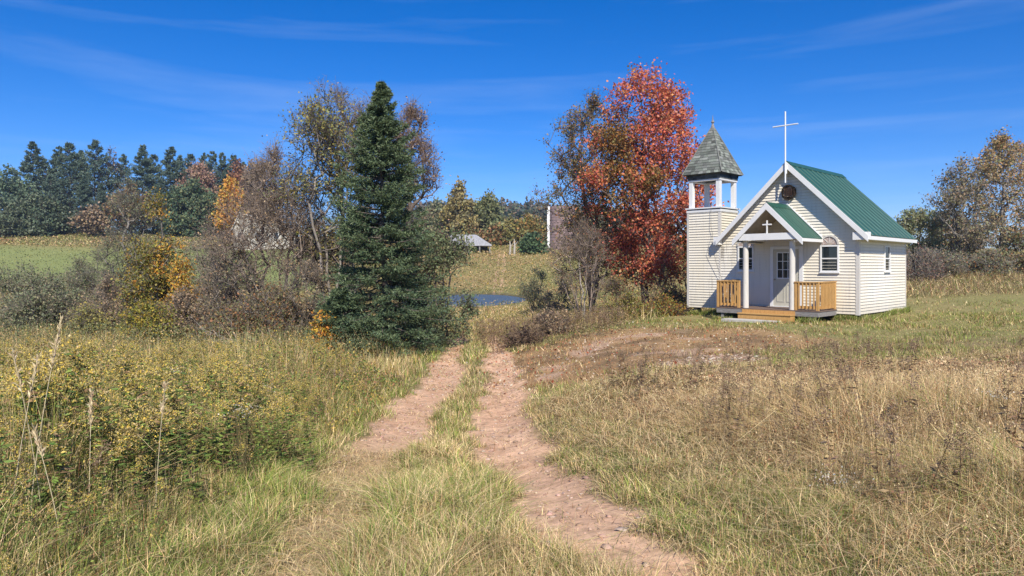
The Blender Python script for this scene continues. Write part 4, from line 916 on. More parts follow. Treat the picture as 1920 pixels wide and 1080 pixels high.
for k in range(1, rows, 2):
    m = MB(); z0 = -.5 + (Hs + .5) * k / rows + .03; m.tube((0, 0, z0 - .03), (0, 0, z0 + .03), Rs + .03, Rs + .03, 40); m.build('hoop', simple('iron_hoop', (.16, .13, .12), .6, .3), SI)
m = MB(); m.box(-Rs - .45, -Rs + .1, -.75, -.15, -.5, Hs + .1); m.build('chute', M_WHITE, SI)
# white house half hidden by the bare tree
p = G(500, 150); HO = empty('house', p, math.radians(12)); tag(HO, 'pale house with whitish roof mostly hidden behind the bare reddish brown tree', 'house')
ztop = (HOR - 400) * 150 / F + EYE - p.z; zev = (HOR - 432) * 150 / F + EYE - p.z
m = MB(); m.box(-6.2, 6.0, -2.5, 4.5, -1.0, zev); m.prism([(-6.2, zev), (6.0, zev), (-5.0, ztop - .25)], -2.45, 4.45); m.build('wall', simple('pale_house_siding', (.62, .58, .50), .7, .2, nscale=2), HO)
m = MB(); m.prism([(-6.5, zev - .15), (-5.0, ztop - .2), (-5.0, ztop), (-6.6, zev + .1)], -2.8, 4.8); m.prism([(-5.0, ztop - .2), (6.4, zev - .25), (6.5, zev + .0), (-5.0, ztop)], -2.8, 4.8)
m.build('roof', simple('whitish_roof_metal', (.66, .63, .58), .6, .3, nscale=1.0, namt=.08), HO)
for x in (-5.0, -1.5, 2.2):
    m = MB(); ring(m, x - .5, x + .5, zev - 1.9, zev - .6, -2.58, -2.505, .1); w_ = m.build('window', M_WHITE, HO); m = MB(); m.box(x - .4, x + .4, -2.55, -2.506, zev - 1.8, zev - .7); m.build('pane', M_GLASS, w_)
# two dead trunks in the meadow
for px, d, yt, lab in ((956, 138, 452, 'dead pale trunk stub left one of two in the far meadow'), (964, 137, 448, 'taller dead pale trunk right one of two in the far meadow')):
    p = G(px, d); m = MB(); H = (HOR - yt) * d / F + EYE - p.z
    m.tube((0, 0, -.3), (.1, 0, H * .6), .24, .18, 7, c=(.42, .38, .32)); m.tube((.1, 0, H * .6), (.0, 0, H), .18, .08, 7, c=(.42, .38, .32)); m.tube((.1, 0, H * .6), (.7, .1, H * .85), .09, .04, 5, c=(.40, .36, .30))
    o = m.build('dead_trunk', M_BARK, None, loc=p); tag(o, lab, 'dead tree')
# fallen branch at the spruce foot
r = np.random.default_rng(31); p = G(560, 20.6); p.z += .05
A = Acc(); main = [C3(0, 0, .12)]
for i in range(9): main.append(main[-1] + C3(-.34, r.normal() * .08 + .03, .05 + r.normal() * .04 if i < 8 else .1))
main = np.array(main); A.add(*tubes(main[:-1], main[1:], np.linspace(.045, .015, 9), np.linspace(.04, .01, 9), 6, np.array((.36, .32, .28))))
for i in range(46):
    k = r.integers(0, 9); b0 = main[k]; d_ = C3(-.6, r.normal() * .7, r.uniform(-.1, .9)); d_ /= np.linalg.norm(d_); ln = r.uniform(.3, 1.0); q = [b0]
    for s_ in range(4): q.append(q[-1] + d_ * ln / 4 + r.normal(size=3) * .05)
    q = np.array(q); A.add(*tubes(q[:-1], q[1:], np.linspace(.012, .005, 4), np.linspace(.01, .004, 4), 4, np.array((.33, .29, .25))))
o = link(A.mesh('fallen_branch', M_BARK), 'fallen_branch', None, p); tag(o, 'bleached fallen branch lying in the weeds left of the young spruce', 'branch')

# ---------------------------------------------------------------- grass and weeds
def blades(P, H, W, C, r, lean=.35, seg=True, bend=.5):
    """P (n,3) roots; curved tapering blades"""
    n = len(P); a = r.uniform(0, 2 * math.pi, n); side = np.stack([np.cos(a), np.sin(a), np.zeros(n)], -1)
    b_ = a + math.pi / 2 + r.normal(size=n) * .5; ld = np.stack([np.cos(b_), np.sin(b_), np.zeros(n)], -1)
    l1 = np.abs(r.normal(size=n)) * lean; H = H[:, None]; W = W[:, None]; l1 = l1[:, None]; up = C3(0, 0, 1)
    if seg:
        m1 = P + up * H * .5 + ld * H * l1 * .35; tp = P + up * H * (1 - .35 * l1 * bend) + ld * H * l1 * (1.0 + bend * .5)
        V = np.stack([P - side * W / 2, P + side * W / 2, m1 + side * W * .40, m1 - side * W * .40, tp], 1).reshape(-1, 3)
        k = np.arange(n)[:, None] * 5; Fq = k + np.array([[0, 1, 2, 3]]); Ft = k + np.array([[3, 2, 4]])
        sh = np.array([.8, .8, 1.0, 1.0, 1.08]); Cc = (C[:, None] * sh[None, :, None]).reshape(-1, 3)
        return V, [Fq, Ft], Cc
    tp = P + up * H + ld * H * l1
    V = np.stack([P - side * W / 2, P + side * W / 2, tp], 1).reshape(-1, 3)
    return V, [np.arange(3 * n).reshape(-1, 3)], np.repeat(C, 3, axis=0)
class Stuff:
    def __init__(s): s.V = []; s.F = []; s.C = []; s.n = 0
    def add(s, V, Fs, C):
        s.V.append(V); s.F += [f + s.n for f in Fs]; s.C.append(C); s.n += len(V)
    def out(s, name, label, cat, mat=M_BLADE):
        g = {}
        for f in s.F: g.setdefault(f.shape[1], []).append(f)
        o = link(npmesh(name, np.concatenate(s.V), [np.concatenate(q) for q in g.values()], mat, np.concatenate(s.C)), name); tag(o, label, cat, kind='stuff'); return o
STRAW = C3(.68, .53, .29); TAN = C3(.53, .37, .185); GREEN = C3(.17, .235, .055); LIME = C3(.30, .33, .075); OLV = C3(.24, .225, .07); RUST = C3(.30, .145, .07); DRK = C3(.10, .11, .04); GLD = C3(.48, .34, .06)
def cmix(r, n, items):
    w = np.stack([np.broadcast_to(np.asarray(q, float), (n,)) for _, q in items], -1); w = np.maximum(w, 0) + 1e-4; w /= w.sum(1, keepdims=True)
    k = (r.random(n)[:, None] > np.cumsum(w, 1)).sum(1).clip(0, len(items) - 1); C = np.array([c for c, _ in items])[k]
    return C * r.uniform(.55, 1.4, (n, 1)) * r.uniform(.94, 1.06, (n, 3))
def sample(n, d0, d1, r, t0=-.80, t1=.80):
    d = np.sqrt(r.uniform(d0 * d0, d1 * d1, n)); t_ = r.uniform(t0, t1, n); return t_ * d, d
def inchapel(x, y):
    lx = (x - 11.73) * .7071 - (y - 24) * .7071; ly = (x - 11.73) * .7071 + (y - 24) * .7071
    return ((lx > -6.5) & (lx < -.0) & (ly > 0.0) & (ly < 5)) | ((lx > -4.3) & (lx < -.8) & (ly > -1.5) & (ly < .1)) | ((lx > -3.75) & (lx < -1.5) & (ly > -2.6) & (ly < -1.5))
def edges(x, y): return x - np.interp(y, TL[:, 0], TL[:, 1]), x - np.interp(y, TR[:, 0], TR[:, 1])
r = np.random.default_rng(9)
short, left, right, back = Stuff(), Stuff(), Stuff(), Stuff()
for d0, d1, n in ((2.3, 5, 140000), (5, 9, 190000), (9, 15, 170000), (15, 26, 160000), (26, 40, 60000)):
    x, y = sample(n, d0, d1, r); bl, br = tracks(x, y); dl, dr = edges(x, y); soil = soilpatch(x, y); grv = gravelpatch(x, y)
    px = x / y * F + 960
    n1 = fbm(x, y, 1.1, 1); n2 = fbm(x, y, 3.5, 4); n3 = fbm(x, y, .45, 6)
    bare = np.maximum(np.maximum(bl * np.interp(y, [4, 8, 11], [.74, .82, .97]), br * .975), np.maximum(soil * .66, grv * .72))
    keep = (r.random(n) > bare) & ~inchapel(x, y) & (r.random(n) < .35 + .9 * n3)
    # meadow membership
    lm = sstep(-.55, -1.05, dl + (n2 - .5) * .6)                              # tall growth left of tracks
    rm = sstep(.95, 1.9, dr + (n2 - .5) * 1.2) * sstep(11.8, 9.0, y + (n1 - .5) * 4 - np.clip((px - 1300) * .003, 0, 1.5)) # dry growth on the right
    tuft = .70 + .80 * vn(x, y, .17, 1); keep &= r.random(n) < .45 + .9 * vn(x, y, .13, 5)
    kind = np.where(r.random(n) < lm, 1, np.where(r.random(n) < rm, 2, 0))
    z = gz(x, y); P = np.stack([x, y, z - .01], -1); wmin = y * .00085
    # short
    k = keep & (kind == 0); m = k.sum()
    med = ((dl > .1) & (dr < -.1))[k]; verge = (dl < 0)[k]; yy = y[k]; nn = n1[k]; n3k = n3[k]
    knoll = (px[k] > 1000) & (yy > 13)
    H = np.where(med, .075 + .09 * nn * sstep(9, 4, yy) + .06 * nn, np.where(verge, .12, .085)) * r.uniform(.5, 1.5, m) * (1 + .5 * (n3k > .55))
    H = np.where(knoll, (.04 + .07 * (fbm(x[k], y[k], .8, 2) > .55)) * r.uniform(.5, 1.4, m), H) * (1 - .8 * np.maximum(bl, br)[k])
    gr = np.where(verge, 1.7, np.where(med, .75, .8)) * (.4 + 1.6 * sstep(.35, .62, nn)); dead = 1.1 + 1.2 * soil[k] + 1.0 * bl[k]
    lw = sstep(12, 15, yy) * sstep(1000, 1250, px[k]); so = soil[k]; C = cmix(r, m, [(STRAW, .9 * (1.1 + bl[k]) * (1 - .6 * lw)), (GREEN, gr * (1 - .6 * so)), (LIME, .55 * gr * (1 - .6 * so)), (OLV, .6 + 1.1 * lw), (TAN, .7 * (1.1 + bl[k]) * (1 - .4 * lw)), (RUST, .15 + 1.3 * so), (C3(.38, .23, .12), 2.6 * so + .3 * lw), (C3(.24, .16, .09), 1.2 * so + .25 * lw)])
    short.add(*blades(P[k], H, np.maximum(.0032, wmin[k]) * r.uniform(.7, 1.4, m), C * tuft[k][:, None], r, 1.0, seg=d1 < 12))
    # left meadow
    k = keep & (kind == 1) & (r.random(n) < np.interp(y, [3, 9, 14], [.5, .6, 1]) + .35 * (dl > -1.3)); m = k.sum(); yy = y[k]; nn = n1[k]; dep = sstep(-.6, -2.2, dl[k])
    H = (.22 + .50 * dep * (.15 + 1.5 * nn * nn / .5)) * r.uniform(.5, 1.3, m) * np.interp(yy, [3, 10, 20, 40], [.72, .85, .85, .7])
    far_ = sstep(11, 16, yy)
    C = cmix(r, m, [(STRAW, 1.2 + .9 * far_), (GREEN, 1.0 * (1 - .55 * far_)), (OLV, 1.2), (LIME, .7), (TAN, 1.0 + .8 * far_), (RUST, .25 + .5 * far_ * nn), (DRK, .6), (GLD, .1 + .5 * far_ * sstep(.45, .7, nn))])
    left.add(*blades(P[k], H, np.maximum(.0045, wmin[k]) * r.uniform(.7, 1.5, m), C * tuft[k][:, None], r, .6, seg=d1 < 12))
    # right dry field
    k = keep & (kind == 2); m = k.sum(); yy = y[k]; nn = n1[k]; n2k = n2[k]; dep = sstep(.9, 3.0, dr[k])
    H = (.13 + .34 * dep * (.35 + 1.2 * nn)) * np.interp(yy, [7.5, 11.5], [.88, .38]) * r.uniform(.45, 1.35, m)
    gpt = sstep(.52, .68, fbm(x[k], y[k], 2.0, 7))
    C = cmix(r, m, [(STRAW, 1.8 + 1.6 * (n3[k])), (TAN, 1.8), (RUST, .6 + 2.2 * sstep(.48, .62, n2k)), (C3(.43, .285, .14), .8 + 1.3 * sstep(.5, .62, nn)), (OLV, .45), (GREEN, .15 + .9 * gpt), (LIME, .1 + .4 * gpt), (DRK, .1)])
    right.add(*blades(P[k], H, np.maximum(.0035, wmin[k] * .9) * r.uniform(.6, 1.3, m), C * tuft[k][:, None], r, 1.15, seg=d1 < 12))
# matted dead thatch lying low in the dry field
x, y = sample(60000, 2.4, 12, r, -.2, .8); dl, dr = edges(x, y); k = dr > .7; x = x[k]; y = y[k]; m = len(x)
P = np.stack([x, y, gz(x, y) + r.uniform(.0, .12, m)], -1); right.add(*blades(P, .10 * r.uniform(.5, 1.5, m), np.maximum(.0035, y * .0008), cmix(r, m, [(STRAW, 1.5), (TAN, 1.3), (RUST, .5), (OLV, .5)]), r, 2.6, seg=True))
x, y = sample(30000, 2.4, 9, r, -.5, .3); bl, br = tracks(x, y); dl, dr = edges(x, y); k = (r.random(30000) > br * .97) & (dl > -1.6) & (dr < .9); x = x[k]; y = y[k]; m = len(x)
P = np.stack([x, y, gz(x, y) + r.uniform(.0, .03, m)], -1); short.add(*blades(P, .06 * r.uniform(.5, 1.5, m), np.full(m, .0045), cmix(r, m, [(STRAW, 1.6), (TAN, 1.3), (OLV, .4)]), r, 2.6, seg=True))
def fluff(st_, x, y, H, S, C, r, up=.5):
    n = len(x); P = np.stack([x, y, gz(x, y) + H * r.random(n) ** .7], -1); ax = r.normal(size=(n, 3)) + C3(0, 0, up); ax /= np.linalg.norm(ax, axis=1, keepdims=True)
    V, Fq, Cc = kites(P, S, .45, C, r, .5, ax); st_.add(V, [Fq], Cc)
x, y = sample(170000, 2.8, 16, r, -.80, -.05); dl, dr = edges(x, y); k = (dl < -.75) & (vn(x, y, .25, 3) * r.uniform(.6, 1.4, len(x)) > .42); x, y, dl = x[k], y[k], dl[k]; n = len(x)
p1 = fbm(x, y, 1.2, 0); p2 = fbm(x, y, .9, 4); p3 = fbm(x, y, 1.6, 6); fy = sstep(9, 13, y)
C = cmix(r, n, [(C3(.13, .20, .05), 2.4 * sstep(.30, .6, p1)), (C3(.24, .30, .07), 1.3 * sstep(.35, .6, p1)), (C3(.22, .14, .09), 1.7 * sstep(.46, .60, p2)), (C3(.44, .33, .20), .6 * sstep(.45, .65, p2) + .5 * fy), (C3(.20, .20, .07), 1.0), (C3(.55, .41, .10), .12 + .8 * sstep(.50, .65, p3) + .35 * fy), (C3(.34, .17, .09), .1 + .7 * fy)])
fluff(left, x, y, (.2 + .55 * sstep(-.7, -2.0, dl)) * (.45 + 1.0 * p1), np.maximum(.018, y * .0030) * r.uniform(.5, 1.7, n), C, r, .7)
x, y = sample(170000, 2.8, 11.5, r, .05, .80); dl, dr = edges(x, y); k = (dr > 1.1) & (vn(x, y, .3, 2) * r.uniform(.5, 1.5, len(x)) > .46); x, y, dr = x[k], y[k], dr[k]; n = len(x)
p1 = fbm(x, y, 1.3, 2); p2 = fbm(x, y, 1.0, 5); p3 = fbm(x, y, 1.8, 7)
C = cmix(r, n, [(C3(.68, .53, .31), 1.4), (C3(.50, .34, .19), 1.2), (C3(.34, .16, .09), 1.8 * sstep(.47, .62, p1)), (C3(.18, .12, .08), 1.6 * sstep(.5, .62, p2)), (C3(.20, .24, .07), 1.3 * sstep(.53, .66, p3)), (C3(.32, .33, .10), .5 * sstep(.53, .66, p3))])
fluff(right, x, y, (.10 + .30 * sstep(1.0, 3.0, dr) * (.4 + 1.1 * p2)) * np.interp(y, [7.5, 11.5], [1, .42]), np.maximum(.014, y * .0026) * r.uniform(.5, 1.6, n), C, r, .9)
x, y = sample(26000, 2.6, 24, r, -.4, .35); bl, br = tracks(x, y); k = r.random(len(x)) < np.maximum(bl, br) * sstep(.35, .6, fbm(x, y, .5, 3)); x, y = x[k], y[k]; m = len(x)
P = np.stack([x, y, gz(x, y) + .004], -1); short.add(*blades(P, r.uniform(.02, .07, m), np.maximum(.004, y * .0009), cmix(r, m, [(STRAW, 1.2), (TAN, 1), (RUST, .6), (OLV, .4)]), r, 3.0, seg=False))
m = 9000; e_ = r.choice(4, m, p=[.3, .35, .15, .2]); f = r.random(m); o_ = np.abs(r.normal(size=m)) * .10
lx = np.where(e_ == 0, -6.55 + 2.1 * f, np.where(e_ == 1, .03 + o_, np.where(e_ == 2, -.7 + .7 * f, -4.45 + 3.8 * f))); ly = np.where(e_ == 0, -.03 - o_, np.where(e_ == 1, 5 * f, np.where(e_ == 2, -.03 - o_, -1.66 - o_)))
k = ~((e_ == 3) & (lx > -3.7) & (lx < -1.4)); lx, ly = lx[k], ly[k]; m = len(lx); x = 11.73 + .7071 * (lx + ly); y = 24 + .7071 * (ly - lx)
P = np.stack([x, y, gz(x, y)], -1); short.add(*blades(P, r.uniform(.06, .20, m) * (.4 + 1.1 * vn(x, y, .5, 4)), np.full(m, .02), cmix(r, m, [(GREEN * 1.2, 2), (LIME, 1.2), (STRAW, .7), (OLV, .8)]), r, .8, seg=False))
# middle and far distance growth
x, y = sample(200000, 26, 62, r, -.85, .85); n = len(x); n1 = fbm(x, y, 3, 1); px = x / y * F + 960
lawn = (px > 1250) & (y < 32); keep = ~lawn & ~inchapel(x, y) & (((x - POND[0]) / 7.6) ** 2 + ((y - POND[1]) / 16.5) ** 2 > 1); x, y, n1, px = x[keep], y[keep], n1[keep], px[keep]; n = len(x)
H = (.30 + .45 * n1) * r.uniform(.4, 1.3, n) * np.where(px > 1400, .7, 1) * np.where((px > 800) & (px < 990), .45, 1); P = np.stack([x, y, gz(x, y)], -1)
C = cmix(r, n, [(STRAW, 1.1), (TAN, 1.0), (OLV, 1.0), (GREEN * .9, .6 + .5 * (px < 700)), (RUST, .2 + .8 * sstep(.5, .7, n1) + .5 * (px > 1400)), (GLD, .35 * (px < 1250)), (C3(.22, .17, .10), 2.6 * (px > 1400))])
kk_ = r.random(n) < .45; back.add(*blades(P[kk_], H[kk_], (y * .0007 * r.uniform(.6, 1.5, n))[kk_], C[kk_], r, 1.1, seg=False)); kk_ = ~kk_; fluff(back, x[kk_], y[kk_], H[kk_] * .8, (y * .0018 * r.uniform(.6, 1.5, n))[kk_], C[kk_], r)
x, y = sample(200000, 62, 185, r, -.8, .45); n = len(x); n1 = fbm(x, y, 12, 5); n2 = fbm(x * .4, y, 5, 2); px = x / y * F + 960
fld = (y > 90) & (y < 150) & (px < 600); keep = (((x - POND[0]) / 7.6) ** 2 + ((y - POND[1]) / 16.5) ** 2 > 1) & ~(fld & (r.random(n) < .8)); x, y, n1, n2, px, fld = x[keep], y[keep], n1[keep], n2[keep], px[keep], fld[keep]; n = len(x)
H = np.where(fld, .12, .2 + .5 * n2) * r.uniform(.5, 1.4, n); P = np.stack([x, y, gz(x, y)], -1); g = (px < 600).astype(float)
C = cmix(r, n, [(STRAW * .75, .7 * (1 - fld) * (.3 + 1.2 * (n2 > .55)) * (1 - .6 * g)), (TAN, .7 * (1 - fld)), (OLV, 1.2), (C3(.20, .225, .09), .7 + 3 * fld), (RUST, .9 * (1 - fld) * sstep(.5, .65, n1)), (GLD * .7, .3 * (1 - fld) * (1 - g))])
fluff(back, x, y, H * .8, y * .0024 * r.uniform(.6, 1.4, n), C * (.75 + .5 * vn(x, y, 1.5, 3))[:, None], r, .2)
# dark belt of low growth between the weeds and the thicket at left
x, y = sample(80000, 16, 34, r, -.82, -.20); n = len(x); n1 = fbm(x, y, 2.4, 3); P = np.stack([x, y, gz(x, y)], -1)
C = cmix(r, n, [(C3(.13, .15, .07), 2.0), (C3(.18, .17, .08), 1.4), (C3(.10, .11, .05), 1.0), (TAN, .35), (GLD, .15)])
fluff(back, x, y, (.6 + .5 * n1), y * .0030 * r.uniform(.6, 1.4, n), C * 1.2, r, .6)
short.out('short_grass', 'short green and straw grass along the wheel tracks and knoll', 'grass')
left.out('meadow_grass', 'tall mixed green and golden meadow grass left of the path', 'grass')
right.out('dry_grass', 'dry tan and rust coloured field grass right of the path', 'grass')
back.out('far_meadow_growth', 'rough grass and low growth beyond the path and round the pond', 'grass')

# weeds: generic plants merged into masses
def stamp(proto, X, Y, S, RZ, LN, tint=None, zoff=0):
    V, Fs, C = proto; n = len(X); c, s = np.cos(RZ), np.sin(RZ); Z = gz(X, Y) + zoff
    vx = V[None, :, 0] * S[:, None]; vy = V[None, :, 1] * S[:, None]; vz = V[None, :, 2] * S[:, None]
    vx = vx + LN[:, :1] * vz; vy = vy + LN[:, 1:] * vz
    o = np.stack([vx * c[:, None] - vy * s[:, None] + X[:, None], vx * s[:, None] + vy * c[:, None] + Y[:, None], vz + Z[:, None]], -1).reshape(-1, 3)
    k = np.arange(n)[:, None, None] * len(V); out = [(f[None] + k).reshape(-1, f.shape[1]) for f in Fs]
    cc = np.broadcast_to(C[None], (n, *C.shape)) * (1 if tint is None else tint[:, None]); return o, out, cc.reshape(-1, 3)
def joinparts(parts):
    V = []; Fs = []; C = []; n = 0
    for v, f, c in parts:
        fl = f if isinstance(f, list) else [f]
        V.append(v); Fs += [q + n for q in fl]; C.append(c); n += len(v)
    g = {}
    for f in Fs: g.setdefault(f.shape[1], []).append(f)
    return np.concatenate(V), [np.concatenate(q) for q in g.values()], np.concatenate(C)
def goldenrod(seed, yellow=True, H=1.0, dense=1.0, plume=14):
    r = np.random.default_rng(seed); parts = []; zz = np.linspace(0, H, 6); b_ = r.normal(size=2) * .06
    st_ = np.stack([b_[0] * zz ** 2, b_[1] * zz ** 2, zz], -1); parts.append(tubes(st_[:-1], st_[1:], np.linspace(.004, .003, 5), np.linspace(.004, .002, 5), 3, C3(.20, .17, .07) if yellow else C3(.17, .10, .06)))
    n = int(58 * dense); f = r.uniform(.08, .93, n); P = np.stack([np.interp(f * H, zz, st_[:, 0]), np.interp(f * H, zz, st_[:, 1]), f * H], -1)
    a = r.uniform(0, 6.28, n); ax = np.stack([np.cos(a), np.sin(a), r.uniform(-.3, .5, n)], -1); ax /= np.linalg.norm(ax, axis=1, keepdims=True)
    C = pick([(.10, .17, .045), (.16, .24, .055), (.24, .29, .07), (.26, .17, .09), (.15, .18, .05)] if yellow else [(.26, .17, .10), (.20, .14, .09), (.3, .22, .11)], n, r)
    parts.append(kites(P, r.uniform(.065, .125, n) * (1.15 - .5 * f), .27, C, r, 1.4, ax))
    # plume: arching branchlets with tiny heads
    nb = plume
    for i in range(nb):
        z0 = H * r.uniform(.78, 1.0); a = r.uniform(0, 6.28); ln = r.uniform(.05, .17) * (1.25 - (z0 / H - .78) * 3.2); m = 17; s = np.linspace(.1, 1, m)
        Q = np.stack([b_[0] * z0 ** 2 + math.cos(a) * ln * s, b_[1] * z0 ** 2 + math.sin(a) * ln * s, z0 + .10 * s - .11 * s ** 2.2], -1) + r.normal(size=(m, 3)) * .006
        Cp = pick([(.70, .50, .09), (.56, .43, .13), (.50, .38, .20), (.38, .32, .12)] if yellow else [(.28, .19, .12), (.38, .28, .18), (.22, .15, .10)], m, r)
        parts.append(kites(Q, r.uniform(.010, .022, m), .6, Cp, r, .6))
    return joinparts(parts)
GR = [goldenrod(i, True, plume=p_) for i, p_ in enumerate((15, 15, 9, 2))]; BW = [goldenrod(20 + i, False, .8, .6) for i in range(3)]
weeds = Stuff(); bweeds = Stuff(); r = np.random.default_rng(55)
def clumps(n, d0, d1, t0, t1, kk, thr, seed):
    r = np.random.default_rng(seed); x, y = sample(n, d0, d1, r, t0, t1); k = fbm(x, y, 1.4, kk) > thr; return x[k], y[k]
for i in range(4):
    x, y = clumps(640, 3.0, 16, -.80, -.08, i, .47, 300 + i); dl, dr = edges(x, y); k = dl < -.95 + .3 * (r.random(len(x)) - .5); x, y, dl = x[k], y[k], dl[k]; n = len(x)
    S = r.uniform(.55, 1.12, n) * np.clip(.42 + (-dl - .9) * .45, .4, 1.0); weeds.add(*stamp(GR[i], x, y, S, r.uniform(0, 6.28, n), r.normal(size=(n, 2)) * .12, r.uniform(.75, 1.2, (n, 1)) * np.ones((1, 3))))
for i in range(4):                                   # taller clumps in the near left
    cxy = [(-3.6, 5.6), (-4.3, 6.4), (-2.9, 6.0), (-3.9, 4.6), (-2.6, 7.2), (-5.0, 7.4), (-3.3, 8.4), (-2.7, 4.9), (-3.2, 5.2), (-4.6, 5.4)]
    q = [(c[0] + r.normal() * .25, c[1] + r.normal() * .28) for c in cxy for _ in range(7)]; x, y = np.array(q).T; n = len(x)
    S = r.uniform(.75, 1.15, n) * np.where(x > -2.8, .75, 1); weeds.add(*stamp(GR[i], x, y, S, r.uniform(0, 6.28, n), r.normal(size=(n, 2)) * .10, r.uniform(.8, 1.25, (n, 1)) * np.ones((1, 3))))
weeds.out('goldenrod_patch', 'mass of goldenrod plants gone to seed in the left foreground', 'goldenrod')
for i in range(3):
    x, y = clumps(300, 3.5, 12, .05, .80, i + 2, .60, 330 + i); dl, dr = edges(x, y); k = dr > 1.6; x, y = x[k], y[k]
    x2, y2 = clumps(160, 4, 15, -.75, -.1, i + 4, .55, 340 + i); dl, dr = edges(x2, y2); k = dl < -1.4; x2, y2 = x2[k], y2[k]
    x3, y3 = clumps(260, 21, 30, -.05, .16, i, .4, 350 + i); x = np.concatenate([x, x2, x3]); y = np.concatenate([y, y2, y3]); n = len(x)
    S = r.uniform(.4, .85, n); bweeds.add(*stamp(BW[i], x, y, S, r.uniform(0, 6.28, n), r.normal(size=(n, 2)) * .15, r.uniform(.7, 1.25, (n, 1)) * np.ones((1, 3))))
bweeds.out('dried_weeds', 'brown dried weed stems scattered through the fields on both sides', 'weeds')
# single plants that stand out
for i, (px, d, H, lab) in enumerate([(178, 5.6, 1.32, 'tallest goldenrod with a broad drooping plume in the left foreground'), (110, 5.3, 1.15, 'goldenrod plant just left of the tallest one'), (330, 5.9, .95, 'bright yellow goldenrod near the centre of the left weeds'),
                                     (40, 5.0, 1.12, 'goldenrod plant at the left edge of the picture'), (245, 6.3, 1.15, 'goldenrod plant just right of the tallest one'), (85, 4.3, .80, 'leafy goldenrod low in the left foreground corner'), (400, 6.4, .80, 'goldenrod at the right end of the yellow flowering row'), (290, 5.2, .78, 'short leafy goldenrod before the bright yellow one')]):
    V, Fs, C = goldenrod(400 + i * 5, True, 1.0, 2.6); V = V * C3(1.4, 1.4, H)
    o = link(npmesh('goldenrod', V, Fs, M_BLADE, C), 'goldenrod', None, G(px, d, -.02)); tag(o, lab, 'goldenrod', 'goldenrods standing out on the left')
def stalk(px, d, H, lean, lab):
    r = np.random.default_rng(int(px)); k = 9; zz = np.linspace(0, H, k); st_ = np.stack([lean * zz ** 1.6 / H, r.normal() * .1 * zz ** 1.5, zz], -1)
    parts = [tubes(st_[:-1], st_[1:], np.linspace(.0032, .0022, k - 1), np.linspace(.0030, .0018, k - 1), 4, C3(.66, .56, .36))]
    n = 90; f = r.uniform(.80, 1.0, n); P = np.stack([np.interp(f * H, zz, st_[:, 0]), np.interp(f * H, zz, st_[:, 1]), f * H], -1); ax = r.normal(size=(n, 3)) * .35 + C3(lean * .5, 0, 1); ax /= np.linalg.norm(ax, axis=1, keepdims=True)
    parts.append(kites(P, r.uniform(.02, .05, n), .22, pick([(.68, .56, .36), (.58, .46, .28)], n, r), r, .5, ax))
    n = 4; f = r.uniform(.1, .6, n); P = np.stack([np.interp(f * H, zz, st_[:, 0]), np.interp(f * H, zz, st_[:, 1]), f * H], -1); ax = r.normal(size=(n, 3)) * .4 + C3(0, 0, .9); ax /= np.linalg.norm(ax, axis=1, keepdims=True)
    parts.append(kites(P, r.uniform(.15, .28, n), .013, pick([(.48, .40, .22)], n, r), r, .5, ax))
    V, Fs, C = joinparts(parts); o = link(npmesh('grass_stalk', V, Fs, M_BLADE, C), 'grass_stalk', None, G(px, d, -.02)); tag(o, lab, 'grass stalk', 'tall pale grass stalks at left')
stalk(50, 4.1, 1.42, .12, 'tallest pale grass stalk leaning right at the left edge'); stalk(84, 4.2, 1.28, -.03, 'straight pale grass stalk beside the tallest one')
stalk(14, 4.0, 1.2, .10, 'pale grass stalk leaning over from the left edge'); stalk(165, 4.3, .95, -.08, 'short pale grass stalk in front of the tallest goldenrod')
stalk(290, 4.6, 1.0, .06, 'pale grass stalk right of the goldenrod cluster'); stalk(120, 3.9, .85, -.15, 'low pale grass stalk leaning left near the bottom corner')
# white aster heads
def aster(px, d, H, lab):
    r = np.random.default_rng(int(px) + 3); n = 90; P = r.normal(size=(n, 3)) * C3(.06, .06, .03) + C3(0, 0, H); k = 12; e = r.normal(size=(k, 3)) * C3(.06, .06, .02) + C3(0, 0, H)
    parts = [tubes(np.zeros((k, 3)), e, np.full(k, .003), np.full(k, .002), 3, C3(.16, .14, .07)), kites(P, r.uniform(.008, .017, n), .8, pick([(.62, .58, .50), (.5, .45, .36)], n, r), r, 1.2)]
    V, Fs, C = joinparts(parts); o = link(npmesh('aster', V, Fs, M_BLADE, C), 'aster', None, G(px, d, -.01)); tag(o, lab, 'aster', 'white faded asters')
aster(455, 6.2, .72, 'faded white aster at the right end of the left weeds'); aster(325, 8.2, .95, 'faded white aster behind the yellow goldenrod'); aster(500, 9.5, .7, 'faded white aster near the foot of the thicket weeds')
aster(1555, 4.6, .18, 'small white aster low in the dry field at lower right'); aster(1595, 4.6, .16, 'second small white aster just right of the low one'); aster(1870, 6.0, .45, 'faded white aster near the right edge of the dry field')

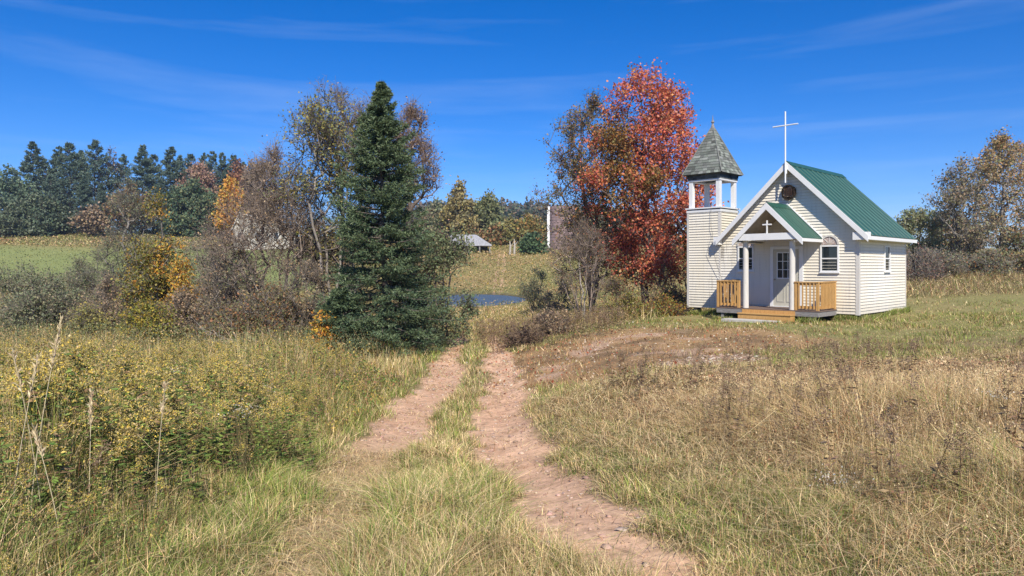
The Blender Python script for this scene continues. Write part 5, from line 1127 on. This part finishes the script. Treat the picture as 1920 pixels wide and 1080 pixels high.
# ---------------------------------------------------------------- stones and fallen leaves
def stones(n, fn, label, name, s0, s1, seed, cols):
    r = np.random.default_rng(seed); X, Y, S = fn(n, r); n = len(X); oc = np.array([(1, 0, 0), (0, 1, 0), (-1, 0, 0), (0, -1, 0), (0, 0, 1), (0, 0, -1), (.7, .7, .4), (-.7, .6, .5), (-.6, -.7, .45), (.7, -.6, .5)], float)
    Fo = np.array([(0, 6, 4), (6, 1, 4), (1, 7, 4), (7, 2, 4), (2, 8, 4), (8, 3, 4), (3, 9, 4), (9, 0, 4), (0, 1, 6), (1, 2, 7), (2, 3, 8), (3, 0, 9)])
    V = oc[None] * r.uniform(.7, 1.3, (n, 10, 3)) * S[:, None, None] * np.stack([r.uniform(.8, 1.4, n), r.uniform(.7, 1.1, n), r.uniform(.35, .6, n)], -1)[:, None]
    a = r.uniform(0, 6.28, n); c, s = np.cos(a)[:, None], np.sin(a)[:, None]; vx = V[..., 0] * c - V[..., 1] * s; vy = V[..., 0] * s + V[..., 1] * c
    V = np.stack([vx + X[:, None], vy + Y[:, None], V[..., 2] + (gz(X, Y) + S * .1)[:, None]], -1).reshape(-1, 3)
    Fq = (Fo[None] + np.arange(n)[:, None, None] * 10).reshape(-1, 3); o = link(npmesh(name, V, [Fq], M_STONE, np.repeat(pick(cols, n, r), 10, axis=0)), name); tag(o, label, 'stones', kind='stuff')
def f1(n, r):
    x, y = sample(n * 3, 2.5, 24, r, -.45, .35); bl, br = tracks(x, y); k = r.random(len(x)) < np.maximum(br, bl * sstep(7, 10, y)); x, y = x[k][:n], y[k][:n]; return x, y, np.abs(r.normal(size=len(x))) * .009 * (1 + y * .05) + .004
def f2(n, r):
    x, y = sample(n * 6, 12, 23, r, 0, .45); g = np.maximum(gravelpatch(x, y), soilpatch(x, y) * .03); k = r.random(len(x)) < g; x, y = x[k][:n], y[k][:n]; return x, y, np.abs(r.normal(size=len(x))) * .016 + .010
stones(6000, f1, 'small reddish stones lying loose in the wheel tracks', 'track_gravel', 0, 0, 5, [(.44, .28, .20), (.50, .34, .25), (.34, .22, .16), (.5, .39, .30)])
stones(2400, f2, 'pale pebbles spread on the worn knoll before the chapel', 'knoll_pebbles', 0, 0, 6, [(.46, .36, .27), (.38, .27, .20), (.30, .20, .14), (.54, .45, .34)])
r = np.random.default_rng(66); x, y = sample(16000, 9, 30, r, -.2, .45); px = x / y * F + 960
k = (r.random(len(x)) < .28 * soilpatch(x, y) + .5 * ((px > 800) & (px < 1100) & (y > 15) & (y < 26)) * fbm(x, y, 2, 1) + .10 * ((px > 1000) & (y > 18))) & ~inchapel(x, y); x, y = x[k], y[k]; n = len(x)
V, Fq, C = kites(np.stack([x, y, gz(x, y) + .02 + r.uniform(0, .03, n)], -1), r.uniform(.035, .08, n), .8, pick([(.45, .28, .12), (.36, .16, .07), (.55, .42, .26), (.40, .10, .05), (.62, .55, .42)], n, r), r, 3)
o = link(npmesh('fallen_leaves', V, [Fq], M_LEAF, C), 'fallen_leaves'); tag(o, 'dry autumn leaves scattered on the knoll and path end', 'leaves', kind='stuff')

# ---------------------------------------------------------------- thin autumn haze
mb = MB(); mb.box(-900, 900, -40, 1400, -12, 46)
mh = bpy.data.materials.new('haze_air'); mh.use_nodes = True; nh = mh.node_tree; nh.nodes.clear(); oh = nh.nodes.new('ShaderNodeOutputMaterial'); vh = nh.nodes.new('ShaderNodeVolumePrincipled')
vh.inputs['Color'].default_value = (.78, .88, 1, 1); vh.inputs['Density'].default_value = .0003; vh.inputs['Anisotropy'].default_value = .3
nh.links.new(vh.outputs[0], oh.inputs['Volume'])
tag(mb.build('haze', mh), 'thin pale blue autumn haze over the valley', 'haze', kind='stuff')
